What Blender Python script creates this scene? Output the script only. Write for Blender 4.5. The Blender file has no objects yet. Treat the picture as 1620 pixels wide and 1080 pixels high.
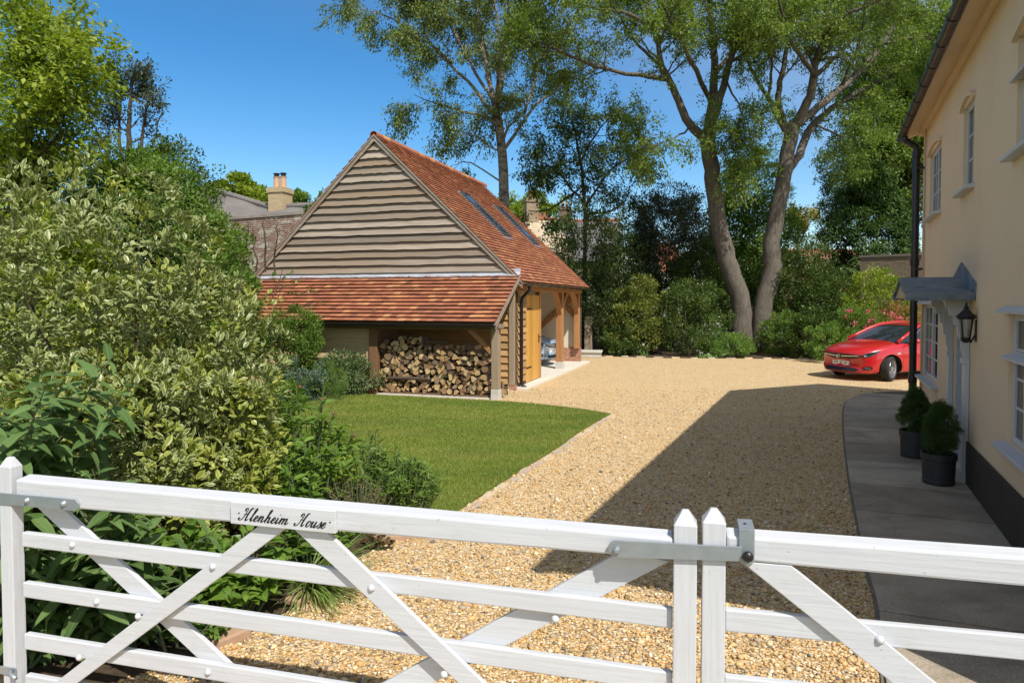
import bpy, bmesh, math, random
import numpy as np
from mathutils import Vector, Matrix
from mathutils.bvhtree import BVHTree
R = math.radians
random.seed(7)
RNG = np.random.default_rng(7)
SC = bpy.context.scene
COL = SC.collection

# ------------------------------------------------------------------ camera
CAMH, PITCH, FPX, PCX, PCY = 2.07, R(1.8), 1080.0, 810.0, 509.0
cam_d = bpy.data.cameras.new("camera")
cam_d.sensor_width = 36.0
cam_d.lens = 24.0
cam_d.shift_y = -31.0 / 1620.0
cam_d.clip_start = 0.05
cam_d.clip_end = 3000.0
cam = bpy.data.objects.new("camera", cam_d)
cam.location = (0, 0, CAMH)
cam.rotation_euler = (R(90) - PITCH, 0, 0)
COL.objects.link(cam)
SC.camera = cam

# ------------------------------------------------------------------ light
SUN_EL = R(51.5)
SUN_AZ = math.atan2(0.46, -0.89)          # clockwise from +Y
SUN_DIR = Vector((math.sin(SUN_AZ) * math.cos(SUN_EL), math.cos(SUN_AZ) * math.cos(SUN_EL), math.sin(SUN_EL)))
world = bpy.data.worlds.new("World")
SC.world = world
world.use_nodes = True
wn = world.node_tree
wbg = wn.nodes["Background"]
sky = wn.nodes.new("ShaderNodeTexSky")
sky.sky_type = 'NISHITA'
sky.sun_disc = False
sky.sun_elevation = SUN_EL
sky.sun_rotation = SUN_AZ
sky.altitude = 0.0
sky.air_density = 1.0
sky.dust_density = 0.0
sky.ozone_density = 1.5
hsv = wn.nodes.new("ShaderNodeHueSaturation")          # polarised, deep blue spring sky
# the sky away from the sun is the deepest blue; towards the sun it pales
geo_ = wn.nodes.new("ShaderNodeTexCoord")
dot_ = wn.nodes.new("ShaderNodeVectorMath"); dot_.operation = 'DOT_PRODUCT'; dot_.inputs[1].default_value = SUN_DIR
wn.links.new(geo_.outputs["Generated"], dot_.inputs[0])
sat_ = wn.nodes.new("ShaderNodeMapRange"); sat_.interpolation_type = 'SMOOTHSTEP'
for k_, v_ in (("From Min", -0.35), ("From Max", 0.12), ("To Min", 1.42), ("To Max", 0.55)): sat_.inputs[k_].default_value = v_
wn.links.new(dot_.outputs["Value"], sat_.inputs["Value"]); wn.links.new(sat_.outputs[0], hsv.inputs["Saturation"])
wn.links.new(sky.outputs[0], hsv.inputs["Color"])
wn.links.new(hsv.outputs[0], wbg.inputs[0])
wbg.inputs[1].default_value = 0.135
sun_l = bpy.data.lights.new("sun", 'SUN')
sun_l.energy = 4.7
sun_l.angle = R(0.5)
sun_l.color = (1.0, 0.945, 0.86)
sun_o = bpy.data.objects.new("sun", sun_l)
sun_o.rotation_euler = (-SUN_DIR).to_track_quat('-Z', 'Y').to_euler()
sun_o.location = (0, 0, 40)
COL.objects.link(sun_o)
SC.view_settings.view_transform = 'Standard'
SC.view_settings.look = 'None'
SC.view_settings.exposure = 0.22
SC.view_settings.gamma = 1.0
SC.cycles.max_bounces = 8
SC.cycles.diffuse_bounces = 3
SC.cycles.glossy_bounces = 3
SC.cycles.transmission_bounces = 6
SC.cycles.transparent_max_bounces = 8

# ------------------------------------------------------------------ survey helpers (plan measured on the ground)
_F = np.array([0, math.cos(PITCH), -math.sin(PITCH)]); _U = np.array([0, math.sin(PITCH), math.cos(PITCH)]); _R = np.array([1., 0, 0])
_C = np.array([0, 0, CAMH])
def sight(x, y): return _F + (x - PCX) / FPX * _R - (y - PCY) / FPX * _U
def gp(x, y, z=0.0):
    d = sight(x, y); return _C + d * (z - CAMH) / d[2]
def at(x, y, Y):
    d = sight(x, y); return _C + d * Y / d[1]

# ------------------------------------------------------------------ object helpers
def link(o, parent=None):
    COL.objects.link(o)
    if parent is not None: o.parent = parent
    return o
def tag(o, label=None, cat=None, group=None, kind=None):
    if label: o["label"] = label
    if cat: o["category"] = cat
    if group: o["group"] = group
    if kind: o["kind"] = kind
    return o
def thing(name, label, cat, loc=(0, 0, 0), rz=0.0, group=None):
    o = bpy.data.objects.new(name, None)
    o.empty_display_size = 0.2
    o.location = loc; o.rotation_euler = (0, 0, rz)
    link(o)
    return tag(o, label, cat, group)

class MB:
    def __init__(s): s.v = []; s.f = []; s.m = []; s.t = []
    def add(s, vs, fs, mi=0, tint=0.5):
        k = len(s.v); s.v.extend([tuple(map(float, p)) for p in vs])
        for f in fs: s.f.append(tuple(i + k for i in f)); s.m.append(mi); s.t.append(tint)
    def box(s, lo, hi, mi=0, tint=0.5):
        x0, y0, z0 = lo; x1, y1, z1 = hi
        s.add([(x0,y0,z0),(x1,y0,z0),(x1,y1,z0),(x0,y1,z0),(x0,y0,z1),(x1,y0,z1),(x1,y1,z1),(x0,y1,z1)],
              [(0,3,2,1),(4,5,6,7),(0,1,5,4),(1,2,6,5),(2,3,7,6),(3,0,4,7)], mi, tint)
    def hexa(s, p8, mi=0, tint=0.5):   # bottom 4 (ccw from above), top 4
        s.add(p8, [(0,3,2,1),(4,5,6,7),(0,1,5,4),(1,2,6,5),(2,3,7,6),(3,0,4,7)], mi, tint)
    def bar(s, p, q, w, h, up=(0, 0, 1), mi=0, tint=0.5):
        p = Vector(p); q = Vector(q); d = (q - p).normalized(); u = Vector(up)
        r = d.cross(u).normalized(); u = r.cross(d).normalized()
        a = r * w / 2; b = u * h / 2
        s.add([p-a-b, p+a-b, p+a+b, p-a+b, q-a-b, q+a-b, q+a+b, q-a+b],
              [(0,1,2,3),(7,6,5,4),(0,4,5,1),(1,5,6,2),(2,6,7,3),(3,7,4,0)], mi, tint)
    def prism(s, poly, f, mi=0, tint=0.5):
        """poly: 2D ccw outline; f(a,b,k) -> 3D, k = 0 or 1"""
        n = len(poly)
        vs = [f(a, b, 0) for a, b in poly] + [f(a, b, 1) for a, b in poly]
        fs = [tuple(reversed(range(n))), tuple(range(n, 2*n))] + [(i, (i+1) % n, n + (i+1) % n, n + i) for i in range(n)]
        s.add(vs, fs, mi, tint)
    def tube(s, pts, rad, n=8, mi=0, tint=0.5, cap=True):
        pts = [Vector(p) for p in pts]
        if not hasattr(rad, '__len__'): rad = [rad] * len(pts)
        ref = None; vs = []; m = len(pts)
        for i, p in enumerate(pts):
            d = (pts[min(i+1, m-1)] - pts[max(i-1, 0)])
            d = d.normalized() if d.length > 1e-9 else Vector((0, 0, 1))
            if ref is None: ref = Vector((1, 0, 0)) if abs(d.x) < .8 else Vector((0, 1, 0))
            a = (ref - d * ref.dot(d)).normalized(); b = d.cross(a); ref = a
            for k in range(n):
                t = 2 * math.pi * k / n
                vs.append(p + a * (math.cos(t) * rad[i]) + b * (math.sin(t) * rad[i]))
        fs = [(i*n+k, i*n+(k+1) % n, (i+1)*n+(k+1) % n, (i+1)*n+k) for i in range(m-1) for k in range(n)]
        if cap: fs += [tuple(reversed(range(n))), tuple((m-1)*n+k for k in range(n))]
        s.add(vs, fs, mi, tint)
    def lathe(s, prof, c=(0, 0, 0), ax=(0, 0, 1), n=24, mi=0, tint=0.5, close=False):
        c = Vector(c); ax = Vector(ax).normalized()
        a = ax.cross(Vector((1, 0, 0)) if abs(ax.x) < .8 else Vector((0, 1, 0))).normalized(); b = ax.cross(a)
        vs = []; m = len(prof)
        for r, z in prof:
            for k in range(n):
                t = 2*math.pi*k/n; vs.append(c + ax*z + a*(r*math.cos(t)) + b*(r*math.sin(t)))
        fs = [(i*n+k, i*n+(k+1) % n, (i+1)*n+(k+1) % n, (i+1)*n+k) for i in range(m-1) for k in range(n)]
        if close: fs += [((m-1)*n+k, (m-1)*n+(k+1) % n, (k+1) % n, k) for k in range(n)]
        else: fs += [tuple(reversed(range(n))), tuple((m-1)*n+k for k in range(n))]
        s.add(vs, fs, mi, tint)
    def build(s, name, mats, parent=None, smooth=False, bevel=0.0, seg=2, loc=None):
        me = bpy.data.meshes.new(name)
        me.from_pydata(s.v, [], s.f)
        if not isinstance(mats, (list, tuple)): mats = [mats]
        for m in mats: me.materials.append(m)
        me.polygons.foreach_set("material_index", s.m)
        at_ = me.attributes.new("tint", 'FLOAT', 'FACE'); at_.data.foreach_set("value", s.t)
        if smooth: me.polygons.foreach_set("use_smooth", [True] * len(s.f))
        me.update()
        o = bpy.data.objects.new(name, me); link(o, parent)
        if loc is not None: o.location = loc
        if bevel:
            b = o.modifiers.new("bevel", 'BEVEL'); b.width = bevel; b.segments = seg; b.limit_method = 'ANGLE'; b.angle_limit = R(40)
            b.harden_normals = False
        return o

def np_mesh(name, V, Fq, mats, parent=None, attrs=None, smooth=False, midx=None):
    """V (n,3); Fq (m,k) all faces of k corners"""
    me = bpy.data.meshes.new(name)
    n, (m, k) = len(V), Fq.shape
    me.vertices.add(n); me.vertices.foreach_set("co", np.ascontiguousarray(V, dtype=np.float32).ravel())
    me.loops.add(m * k); me.loops.foreach_set("vertex_index", np.ascontiguousarray(Fq, dtype=np.int32).ravel())
    me.polygons.add(m); me.polygons.foreach_set("loop_start", np.arange(0, m*k, k, dtype=np.int32))
    if not isinstance(mats, (list, tuple)): mats = [mats]
    for q in mats: me.materials.append(q)
    if midx is not None: me.polygons.foreach_set("material_index", midx.astype(np.int32))
    if smooth: me.polygons.foreach_set("use_smooth", np.ones(m, dtype=bool))
    for nm, arr in (attrs or {}).items():
        a = me.attributes.new(nm, 'FLOAT', 'POINT'); a.data.foreach_set("value", np.ascontiguousarray(arr, dtype=np.float32))
    me.update(calc_edges=True)
    me.validate()
    o = bpy.data.objects.new(name, me)
    return link(o, parent)

def nrm(a):
    return a / np.maximum(np.linalg.norm(a, axis=-1, keepdims=True), 1e-9)

# ------------------------------------------------------------------ materials
class NT:
    def __init__(s, name):
        s.mat = bpy.data.materials.new(name); s.mat.use_nodes = True
        s.t = s.mat.node_tree; s.b = s.t.nodes["Principled BSDF"]; s.out = s.t.nodes["Material Output"]
    def n(s, typ, ins=None, **props):
        nd = s.t.nodes.new("ShaderNode" + typ)
        for k, v in props.items(): setattr(nd, k, v)
        for k, v in (ins or {}).items(): s.set(nd.inputs[k], v)
        return nd
    def set(s, sock, v):
        if hasattr(v, "is_linked"): s.t.links.new(v, sock)
        elif isinstance(v, (tuple, list)) and len(v) == 3 and sock.type == 'RGBA': sock.default_value = (*v, 1)
        else: sock.default_value = v
    def B(s, **kw):
        for k, v in kw.items(): s.set(s.b.inputs[k.replace("_", " ")], v)
        return s
    def co(s, out="Object", scale=(1, 1, 1), rot=(0, 0, 0)):
        c = s.n("TexCoord"); m = s.n("Mapping", {"Vector": c.outputs[out], "Scale": scale, "Rotation": rot}); return m.outputs[0]
    def geo(s, scale=(1, 1, 1)):
        g = s.n("NewGeometry"); m = s.n("Mapping", {"Vector": g.outputs["Position"], "Scale": scale}); return m.outputs[0]
    def noise(s, vec, scale, detail=4, rough=0.55, dist=0.0, out="Fac"):
        return s.n("TexNoise", {"Vector": vec, "Scale": scale, "Detail": detail, "Roughness": rough, "Distortion": dist}).outputs[out]
    def ramp(s, fac, stops, interp='LINEAR'):
        r = s.n("ValToRGB", {"Fac": fac}); r.color_ramp.interpolation = interp
        e = r.color_ramp.elements
        while len(e) < len(stops): e.new(0.5)
        for el, (p, c) in zip(e, stops): el.position = p; el.color = (*c, 1) if len(c) == 3 else c
        return r.outputs[0]
    def mix(s, fac, a, b, mode='MIX'):
        m = s.n("MixRGB", blend_type=mode); s.set(m.inputs[0], fac); s.set(m.inputs[1], a); s.set(m.inputs[2], b); return m.outputs[0]
    def math(s, op, a, b=0.0, clamp=False):
        m = s.n("Math", operation=op, use_clamp=clamp); s.set(m.inputs[0], a); s.set(m.inputs[1], b); return m.outputs[0]
    def rng(s, v, a, b, c=0.0, d=1.0):
        m = s.n("MapRange", {"Value": v, "From Min": a, "From Max": b, "To Min": c, "To Max": d}); return m.outputs[0]
    def attr(s, name): return s.n("Attribute", attribute_name=name).outputs["Fac"]
    def objrand(s): return s.n("ObjectInfo").outputs["Random"]
    def bump(s, h, strength=0.4, dist=0.01, normal=None):
        b = s.n("Bump", {"Height": h, "Strength": strength, "Distance": dist})
        if normal is not None: s.set(b.inputs["Normal"], normal)
        s.set(s.b.inputs["Normal"], b.outputs[0]); return b.outputs[0]

MATS = {}
def plain(name, col, rough=0.6, metal=0.0, spec=0.5, var=0.12, scale=6.0, bump=0.0, bscale=60.0, coat=0.0):
    if name in MATS: return MATS[name]
    a = NT(name)
    v = a.co()
    f = a.noise(v, scale, 5)
    c = a.mix(f, tuple(x * (1 - var) for x in col), tuple(min(1, x * (1 + var)) for x in col))
    a.B(Base_Color=c, Metallic=metal, Specular_IOR_Level=spec, Coat_Weight=coat)
    a.set(a.b.inputs["Roughness"], a.rng(a.noise(v, scale * 3, 3), 0.2, 0.8, max(0.02, rough - 0.08), min(1, rough + 0.08)))
    if bump: a.bump(a.noise(v, bscale, 4), bump, 0.005)
    MATS[name] = a.mat
    return a.mat

def wood(name, dark, light, axis='x', rough=0.75, grain=14.0, tint=0.5, knots=True, grey=None):
    a = NT(name)
    sc = {'x': (0.6, grain, grain), 'y': (grain, 0.6, grain), 'z': (grain, grain, 0.6)}[axis]
    v = a.co("Object", sc)
    g = a.noise(v, 3.0, 6, 0.6, 0.6)
    big = a.noise(a.co("Object", tuple(x * 0.12 for x in sc)), 2.0, 3)
    t = a.attr("tint")
    c = a.ramp(g, [(0.25, dark), (0.75, light)])
    k = a.math('MULTIPLY_ADD', t, tint)
    k.node.inputs[2].default_value = 1.0 - tint * 0.5
    c = a.mix(1.0, c, a.n("CombineColor", {"Red": k, "Green": k, "Blue": k}).outputs[0], 'MULTIPLY')
    if grey is not None:
        c = a.mix(a.rng(big, 0.4, 0.65), c, grey)
    else:
        c = a.mix(a.rng(big, 0.45, 0.8, 0, 0.35), c, tuple(x * 0.7 for x in dark))
    a.B(Base_Color=c, Roughness=rough, Specular_IOR_Level=0.25)
    a.bump(g, 0.35, 0.004)
    MATS[name] = a.mat
    return a.mat

def leafmat(name, dark, light, trans=0.35, rough=0.45, spec=0.35, varieg=None, veins=False, back=None):
    """leaf colour varies leaf by leaf ('tint'); 'lu' runs -1..1 across the blade"""
    a = NT(name)
    c = a.mix(a.attr("tint"), dark, light)
    if varieg is not None or veins:
        u = a.math('ABSOLUTE', a.attr("lu"))
    if varieg is not None:
        w = a.noise(a.geo(), 90.0, 2)
        edge = a.rng(a.math('ADD', u, a.math('MULTIPLY', a.math('SUBTRACT', w, 0.5), 0.9)), 0.50, 0.63)
        c = a.mix(edge, c, a.mix(a.attr("tint"), varieg[0], varieg[1]))
    if veins:
        c = a.mix(a.rng(u, 0.0, 0.09, 0.55, 0.0), c, tuple(min(1, x * 1.6 + 0.03) for x in light))
    a.B(Base_Color=c, Roughness=rough, Specular_IOR_Level=spec)
    tr = a.n("BsdfTranslucent", {"Color": a.mix(1.0, c, (1.15, 1.2, 0.55), 'MULTIPLY')})
    m = a.n("MixShader", {"Fac": trans})
    a.t.links.new(a.b.outputs[0], m.inputs[1]); a.t.links.new(tr.outputs[0], m.inputs[2])
    a.t.links.new(m.outputs[0], a.out.inputs[0])
    MATS[name] = a.mat
    return a.mat
# ------------------------------------------------------------------ material library
def mk_gravel():
    a = NT("gravel")
    g = a.geo()
    vo = a.n("TexVoronoi", {"Vector": g, "Scale": 52.0, "Randomness": 1.0})
    vb = a.n("TexVoronoi", {"Vector": g, "Scale": 21.0, "Randomness": 1.0})
    rnd = a.n("SeparateColor", {"Color": vo.outputs["Color"]})
    pal = [(0.0, (.34, .24, .13)), (0.10, (.58, .41, .21)), (0.3, (.68, .47, .23)), (0.45, (.55, .34, .14)), (0.56, (.73, .58, .35)),
           (0.72, (.48, .40, .30)), (0.80, (.76, .66, .50)), (0.91, (.64, .42, .20)), (0.97, (.22, .20, .18))]
    c = a.ramp(rnd.outputs[0], pal, 'CONSTANT')
    big = a.noise(g, 0.55, 4, 0.6)
    c = a.mix(a.rng(big, 0.35, 0.7, 0.0, 0.4), c, (.69, .49, .25))
    c = a.mix(a.rng(vo.outputs["Distance"], 0.6, 1.0, 0.0, 0.4), c, (.16, .12, .075))
    mid = a.noise(g, 3.2, 3)
    c = a.mix(1.0, c, a.mix(mid, (.84, .83, .82), (1.1, 1.1, 1.08)), 'MULTIPLY')
    a.B(Base_Color=c, Roughness=0.8, Specular_IOR_Level=0.25)
    h = a.math('ADD', a.math('SUBTRACT', 1.0, vo.outputs["Distance"]), a.math('MULTIPLY', a.math('SUBTRACT', 1.0, vb.outputs["Distance"]), 0.8))
    a.bump(h, 0.75, 0.02)
    return a.mat
def mk_pebble():
    a = NT("pebble")
    t = a.attr("tint")
    pal = [(0.0, (.28, .19, .09)), (0.09, (.60, .42, .215)), (0.28, (.68, .47, .22)), (0.46, (.55, .34, .13)), (0.57, (.73, .58, .35)),
           (0.71, (.42, .34, .245)), (0.78, (.75, .65, .49)), (0.90, (.59, .35, .14)), (0.965, (.15, .15, .155))]
    c = a.ramp(t, pal, 'CONSTANT')
    c = a.mix(1.0, c, a.mix(a.noise(a.geo(), 160.0, 3), (.8, .8, .8), (1.12, 1.1, 1.06)), 'MULTIPLY')
    a.B(Base_Color=c, Roughness=0.7, Specular_IOR_Level=0.3)
    return a.mat
def mk_lawn(name="lawn_turf", lo=(.10, .14, .028), hi=(.18, .22, .05)):
    a = NT(name)
    g = a.geo()
    f = a.noise(g, 1.1, 5, 0.6)
    c = a.mix(a.rng(f, 0.3, 0.7), lo, hi)
    c = a.mix(a.rng(a.noise(g, 2.3, 4, 0.6), 0.55, 0.75, 0, 0.5), c, (.21, .19, .055))
    a.B(Base_Color=c, Roughness=0.85, Specular_IOR_Level=0.15)
    a.bump(a.noise(g, 120.0, 3), 0.6, 0.02)
    return a.mat
def mk_blade():
    a = NT("grass_blade")
    g = a.geo()
    t = a.attr("tint")
    c = a.mix(t, (.165, .225, .036), (.34, .395, .08))
    pat = a.noise(a.geo((.55, 1.6, 1)), 1.1, 5, 0.65)
    c = a.mix(a.rng(pat, 0.48, 0.72, 0, 0.7), c, (.38, .35, .11))
    c = a.mix(a.rng(a.noise(a.geo((.5, 1.3, 1)), 0.9, 4), 0.42, 0.65, 0, 0.4), c, (.105, .185, .030))
    a.B(Base_Color=c, Roughness=0.55, Specular_IOR_Level=0.25)
    tr = a.n("BsdfTranslucent", {"Color": a.mix(1.0, c, (1.1, 1.2, 0.6), 'MULTIPLY')})
    m = a.n("MixShader", {"Fac": 0.3}); a.t.links.new(a.b.outputs[0], m.inputs[1]); a.t.links.new(tr.outputs[0], m.inputs[2])
    a.t.links.new(m.outputs[0], a.out.inputs[0])
    return a.mat
def mk_soil():
    a = NT("soil")
    g = a.geo()
    c = a.ramp(a.noise(g, 9.0, 8, 0.7), [(0.3, (.05, .036, .024)), (0.55, (.11, .08, .052)), (0.8, (.19, .145, .10))])
    a.B(Base_Color=c, Roughness=0.95, Specular_IOR_Level=0.1)
    a.bump(a.noise(g, 30.0, 6, 0.7), 0.9, 0.04)
    return a.mat
def mk_concrete():
    a = NT("concrete")
    g = a.geo()
    f = a.noise(g, 1.6, 7, 0.65, 0.4)
    c = a.ramp(f, [(0.28, (.31, .25, .18)), (0.5, (.49, .41, .31)), (0.75, (.61, .53, .42))])
    st = a.noise(a.geo((1.0, 3.0, 1.0)), 0.9, 5, 0.6)
    c = a.mix(a.rng(st, 0.52, 0.7, 0, 0.55), c, (.20, .175, .14))
    c = a.mix(a.rng(a.noise(g, 75.0, 2), 0.3, 0.7), a.mix(0.5, c, (.12, .11, .09)), c)
    tk = a.rng(a.attr("tint"), 0.0, 1.0, 0.74, 1.18)
    c = a.mix(1.0, c, a.n("CombineColor", {"Red": tk, "Green": tk, "Blue": tk}).outputs[0], 'MULTIPLY')
    cr = a.n("TexVoronoi", {"Vector": a.mix(0.06, g, a.noise(g, 3.0, 4, out="Color")), "Scale": 0.42}, feature='DISTANCE_TO_EDGE')
    c = a.mix(a.rng(cr.outputs["Distance"], 0.0, 0.003, 0.30, 0.0), c, (.10, .09, .07))
    a.B(Base_Color=c, Roughness=0.85, Specular_IOR_Level=0.25)
    a.bump(a.noise(g, 45.0, 6, 0.7), 0.35, 0.01)
    return a.mat
def mk_tile():
    a = NT("clay_tile")
    t = a.attr("tint")
    c = a.ramp(t, [(0.0, (.15, .080, .055)), (0.2, (.28, .112, .066)), (0.45, (.35, .138, .077)), (0.75, (.40, .165, .088)), (0.9, (.55, .29, .135)), (1.0, (.25, .15, .10))])
    v = a.geo()
    c = a.mix(1.0, c, a.mix(a.noise(v, 14.0, 5, 0.7), (.72, .70, .70), (1.18, 1.16, 1.12)), 'MULTIPLY')
    c = a.mix(a.rng(a.noise(v, 1.1, 4), 0.55, 0.75, 0, 0.4), c, (.30, .13, .08))
    a.B(Base_Color=c, Roughness=0.85, Specular_IOR_Level=0.2)
    a.bump(a.noise(v, 60.0, 4, 0.6), 0.3, 0.004)
    return a.mat
def mk_brick(name, cols, mort, scale=1.0, bw=0.225, bh=0.075, flake=0.0, coord="Object"):
    a = NT(name)
    c0 = a.n("TexCoord").outputs[coord]
    sp = a.n("SeparateXYZ", {"Vector": c0})
    xy = a.math('ADD', sp.outputs[0], sp.outputs[1])
    v = a.n("CombineXYZ", {"X": xy, "Y": sp.outputs[2]}).outputs[0]
    b = a.n("TexBrick", {"Vector": v, "Scale": scale, "Color1": cols[0], "Color2": cols[1], "Mortar": mort, "Mortar Size": 0.010, "Brick Width": bw, "Row Height": bh, "Mortar Smooth": 0.2, "Bias": 0.0})
    c = a.mix(1.0, b.outputs[0], a.mix(a.noise(c0, 7.0, 6, 0.7), (.6, .6, .6), (1.35, 1.3, 1.25)), 'MULTIPLY')
    if flake: c = a.mix(a.rng(a.noise(a.co(coord, (1, 1, 2.5)), 2.2, 7, 0.75), 0.5, 0.58, 0, flake), c, (.50, .46, .40))
    a.B(Base_Color=c, Roughness=0.9, Specular_IOR_Level=0.15)
    a.bump(b.outputs["Fac"], -0.5, 0.01)
    return a.mat
def mk_render():
    a = NT("cream_render")
    g = a.geo()
    c = a.mix(a.noise(g, 1.4, 6, 0.65), (.75, .575, .39), (.82, .65, .46))
    c = a.mix(a.rng(a.noise(a.geo((.9, .9, .35)), 1.1, 6, 0.65), 0.48, 0.8, 0, 0.4), c, (.58, .45, .31))
    a.B(Base_Color=c, Roughness=0.9, Specular_IOR_Level=0.15)
    a.bump(a.math('ADD', a.noise(g, 90.0, 4, 0.6), a.math('MULTIPLY', a.noise(g, 5.0, 4), 2.0)), 0.25, 0.01)
    return a.mat
def mk_whitepaint(name="white_paint", grain='x'):
    a = NT(name)
    sc = {'x': (1.2, 26, 26), 'z': (26, 26, 1.2)}[grain]
    f = a.noise(a.co("Object", sc), 3.0, 5, 0.6)
    c = a.mix(a.rng(f, 0.25, 0.75), (.50, .515, .545), (.59, .605, .63))
    dirt = a.noise(a.co("Object"), 5.0, 6, 0.7)
    c = a.mix(a.rng(dirt, 0.56, 0.8, 0, 0.5), c, (.42, .42, .36))
    sp = a.noise(a.co("Object"), 55.0, 2)
    c = a.mix(a.rng(sp, 0.72, 0.76, 0, 0.65), c, (.33, .29, .24))
    a.B(Base_Color=c, Roughness=0.42, Specular_IOR_Level=0.4)
    a.bump(f, 0.4, 0.004)
    return a.mat
def mk_galv():
    a = NT("galvanised_steel")
    v = a.n("TexVoronoi", {"Vector": a.co(), "Scale": 60.0})
    c = a.mix(a.noise(a.co(), 22.0, 5, .7), (.27, .30, .335), (.44, .48, .515))
    a.B(Base_Color=c, Metallic=0.55, Roughness=0.42, Specular_IOR_Level=0.5)
    a.bump(a.noise(a.co(), 80.0, 3), 0.1, 0.002)
    return a.mat
def mk_glass(name="window_glass", tint=(.55, .62, .66)):
    a = NT(name)
    a.B(Base_Color=(.012, .016, .02), Roughness=0.03, Specular_IOR_Level=0.8, IOR=1.5)
    a.set(a.b.inputs["Base Color"], a.mix(a.noise(a.co(), 2.0, 2), (.01, .013, .016), (.022, .028, .034)))
    return a.mat
def mk_lead():
    a = NT("lead_sheet")
    g = a.co()
    c = a.ramp(a.noise(g, 5.0, 7, 0.7), [(0.3, (.085, .11, .145)), (0.55, (.17, .205, .25)), (0.75, (.27, .31, .35))])
    c = a.mix(a.rng(a.noise(g, 3.0, 6, .7), 0.56, 0.66, 0, 0.8), c, (.22, .20, .12))
    a.B(Base_Color=c, Roughness=0.6, Metallic=0.15)
    a.bump(a.noise(g, 16.0, 5), 0.3, 0.01)
    return a.mat
def mk_bark(name, dark, light, birch=False):
    a = NT(name)
    v = a.geo((1, 1, 0.3))
    f = a.noise(v, 9.0, 7, 0.7, 1.2)
    c = a.ramp(f, [(0.3, dark), (0.7, light)])
    if birch:
        c = a.mix(a.rng(a.noise(a.geo((1, 1, 3.0)), 2.5, 5, .7), 0.5, 0.62), c, (.06, .05, .045))
    else:
        c = a.mix(a.rng(a.noise(a.geo(), 1.6, 5, .6), 0.5, 0.7, 0, 0.6), c, tuple(x * 0.55 + y for x, y in zip(light, (.01, .025, .005))))
    a.B(Base_Color=c, Roughness=0.9, Specular_IOR_Level=0.15)
    a.bump(f, 0.8, 0.05)
    return a.mat
def mk_thatch():
    a = NT("thatch")
    f = a.noise(a.co("Object", (30, 30, 3)), 2.0, 6, 0.7)
    c = a.ramp(f, [(0.25, (.15, .135, .13)), (0.7, (.36, .335, .32))])
    c = a.mix(a.rng(a.noise(a.co(), 0.5, 5, .6), 0.4, 0.7, 0, .5), c, (.13, .12, .12))
    a.B(Base_Color=c, Roughness=1.0, Specular_IOR_Level=0.05)
    a.bump(f, 0.9, 0.08)
    return a.mat
def mk_carpaint(name, col, metal=0.0):
    a = NT(name)
    n = a.noise(a.co("Object"), 900.0, 1)
    a.B(Base_Color=a.mix(n, col, tuple(x * 1.12 for x in col)), Roughness=0.33, Metallic=metal, Coat_Weight=1.0, Coat_Roughness=0.03, Specular_IOR_Level=0.5)
    return a.mat
def mk_logend():
    a = NT("log_end")
    r = a.objrand()
    c = a.ramp(r, [(0.0, (.14, .09, .06)), (0.2, (.26, .165, .09)), (0.45, (.42, .265, .125)), (0.65, (.62, .45, .22)), (0.82, (.68, .52, .29)), (1.0, (.20, .15, .11))])
    g = a.co("Object")
    w = a.n("TexWave", {"Vector": a.co("Object", (1, 0.05, 1)), "Scale": 16.0, "Distortion": 2.5, "Detail": 3.0}, wave_type='RINGS', rings_direction='SPHERICAL')
    c = a.mix(1.0, c, a.mix(w.outputs["Fac"], (.78, .76, .74), (1.06, 1.06, 1.06)), 'MULTIPLY')
    c = a.mix(a.rng(a.noise(g, 12.0, 5, .7), 0.5, 0.75, 0, 0.6), c, (.13, .10, .08))
    a.B(Base_Color=c, Roughness=0.9, Specular_IOR_Level=0.1)
    a.bump(w.outputs["Fac"], 0.2, 0.004)
    return a.mat

GRAVEL = mk_gravel(); PEBBLE = mk_pebble(); LAWN = mk_lawn(); BLADE = mk_blade(); SOIL = mk_soil(); CONCRETE = mk_concrete()
TILE = mk_tile(); RENDER = mk_render(); WHITE = mk_whitepaint(); WHITEZ = mk_whitepaint("white_paint_upright", 'z'); GALV = mk_galv()
GLASS = mk_glass(); LEAD = mk_lead(); THATCH = mk_thatch(); LOGEND = mk_logend()
BRICK = mk_brick("red_brick", [(.33, .12, .065), (.42, .18, .10)], (.42, .38, .33))
OLDBRICK = mk_brick("old_brick", [(.16, .075, .05), (.24, .13, .09)], (.36, .32, .28), flake=0.85)
BUFFBRICK = mk_brick("buff_brick", [(.42, .31, .17), (.50, .38, .22)], (.46, .40, .32))
BLACK = plain("black_paint", (.012, .011, .012), 0.35, var=0.3)
BLACKIRON = plain("black_iron", (.010, .010, .011), 0.5, var=0.3, bump=0.2)
PLINTH = plain("tarred_plinth", (.034, .028, .023), 0.8, var=0.5, scale=3.0, bump=0.6, bscale=20)
OAKGREY = wood("weathered_oak", (.185, .148, .115), (.41, .355, .29), 'x', tint=0.75, grey=(.27, .20, .135))
OAKGREYZ = wood("weathered_oak_upright", (.24, .175, .115), (.40, .31, .21), 'z', tint=0.4, grey=(.33, .26, .185))
OAKNEW = wood("fresh_oak_board", (.36, .205, .085), (.54, .34, .155), 'x', tint=0.4)
OAKNEWY = wood("fresh_oak_board_side", (.36, .205, .085), (.54, .34, .155), 'y', tint=0.4)
OAKPOST = wood("oak_post", (.33, .155, .062), (.50, .26, .11), 'z', tint=0.3)
OAKBEAM = wood("oak_beam", (.30, .15, .065), (.46, .25, .11), 'y', tint=0.3)
DOOROAK = wood("oak_door", (.50, .26, .055), (.66, .37, .085), 'z', rough=0.5, tint=0.25)
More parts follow.
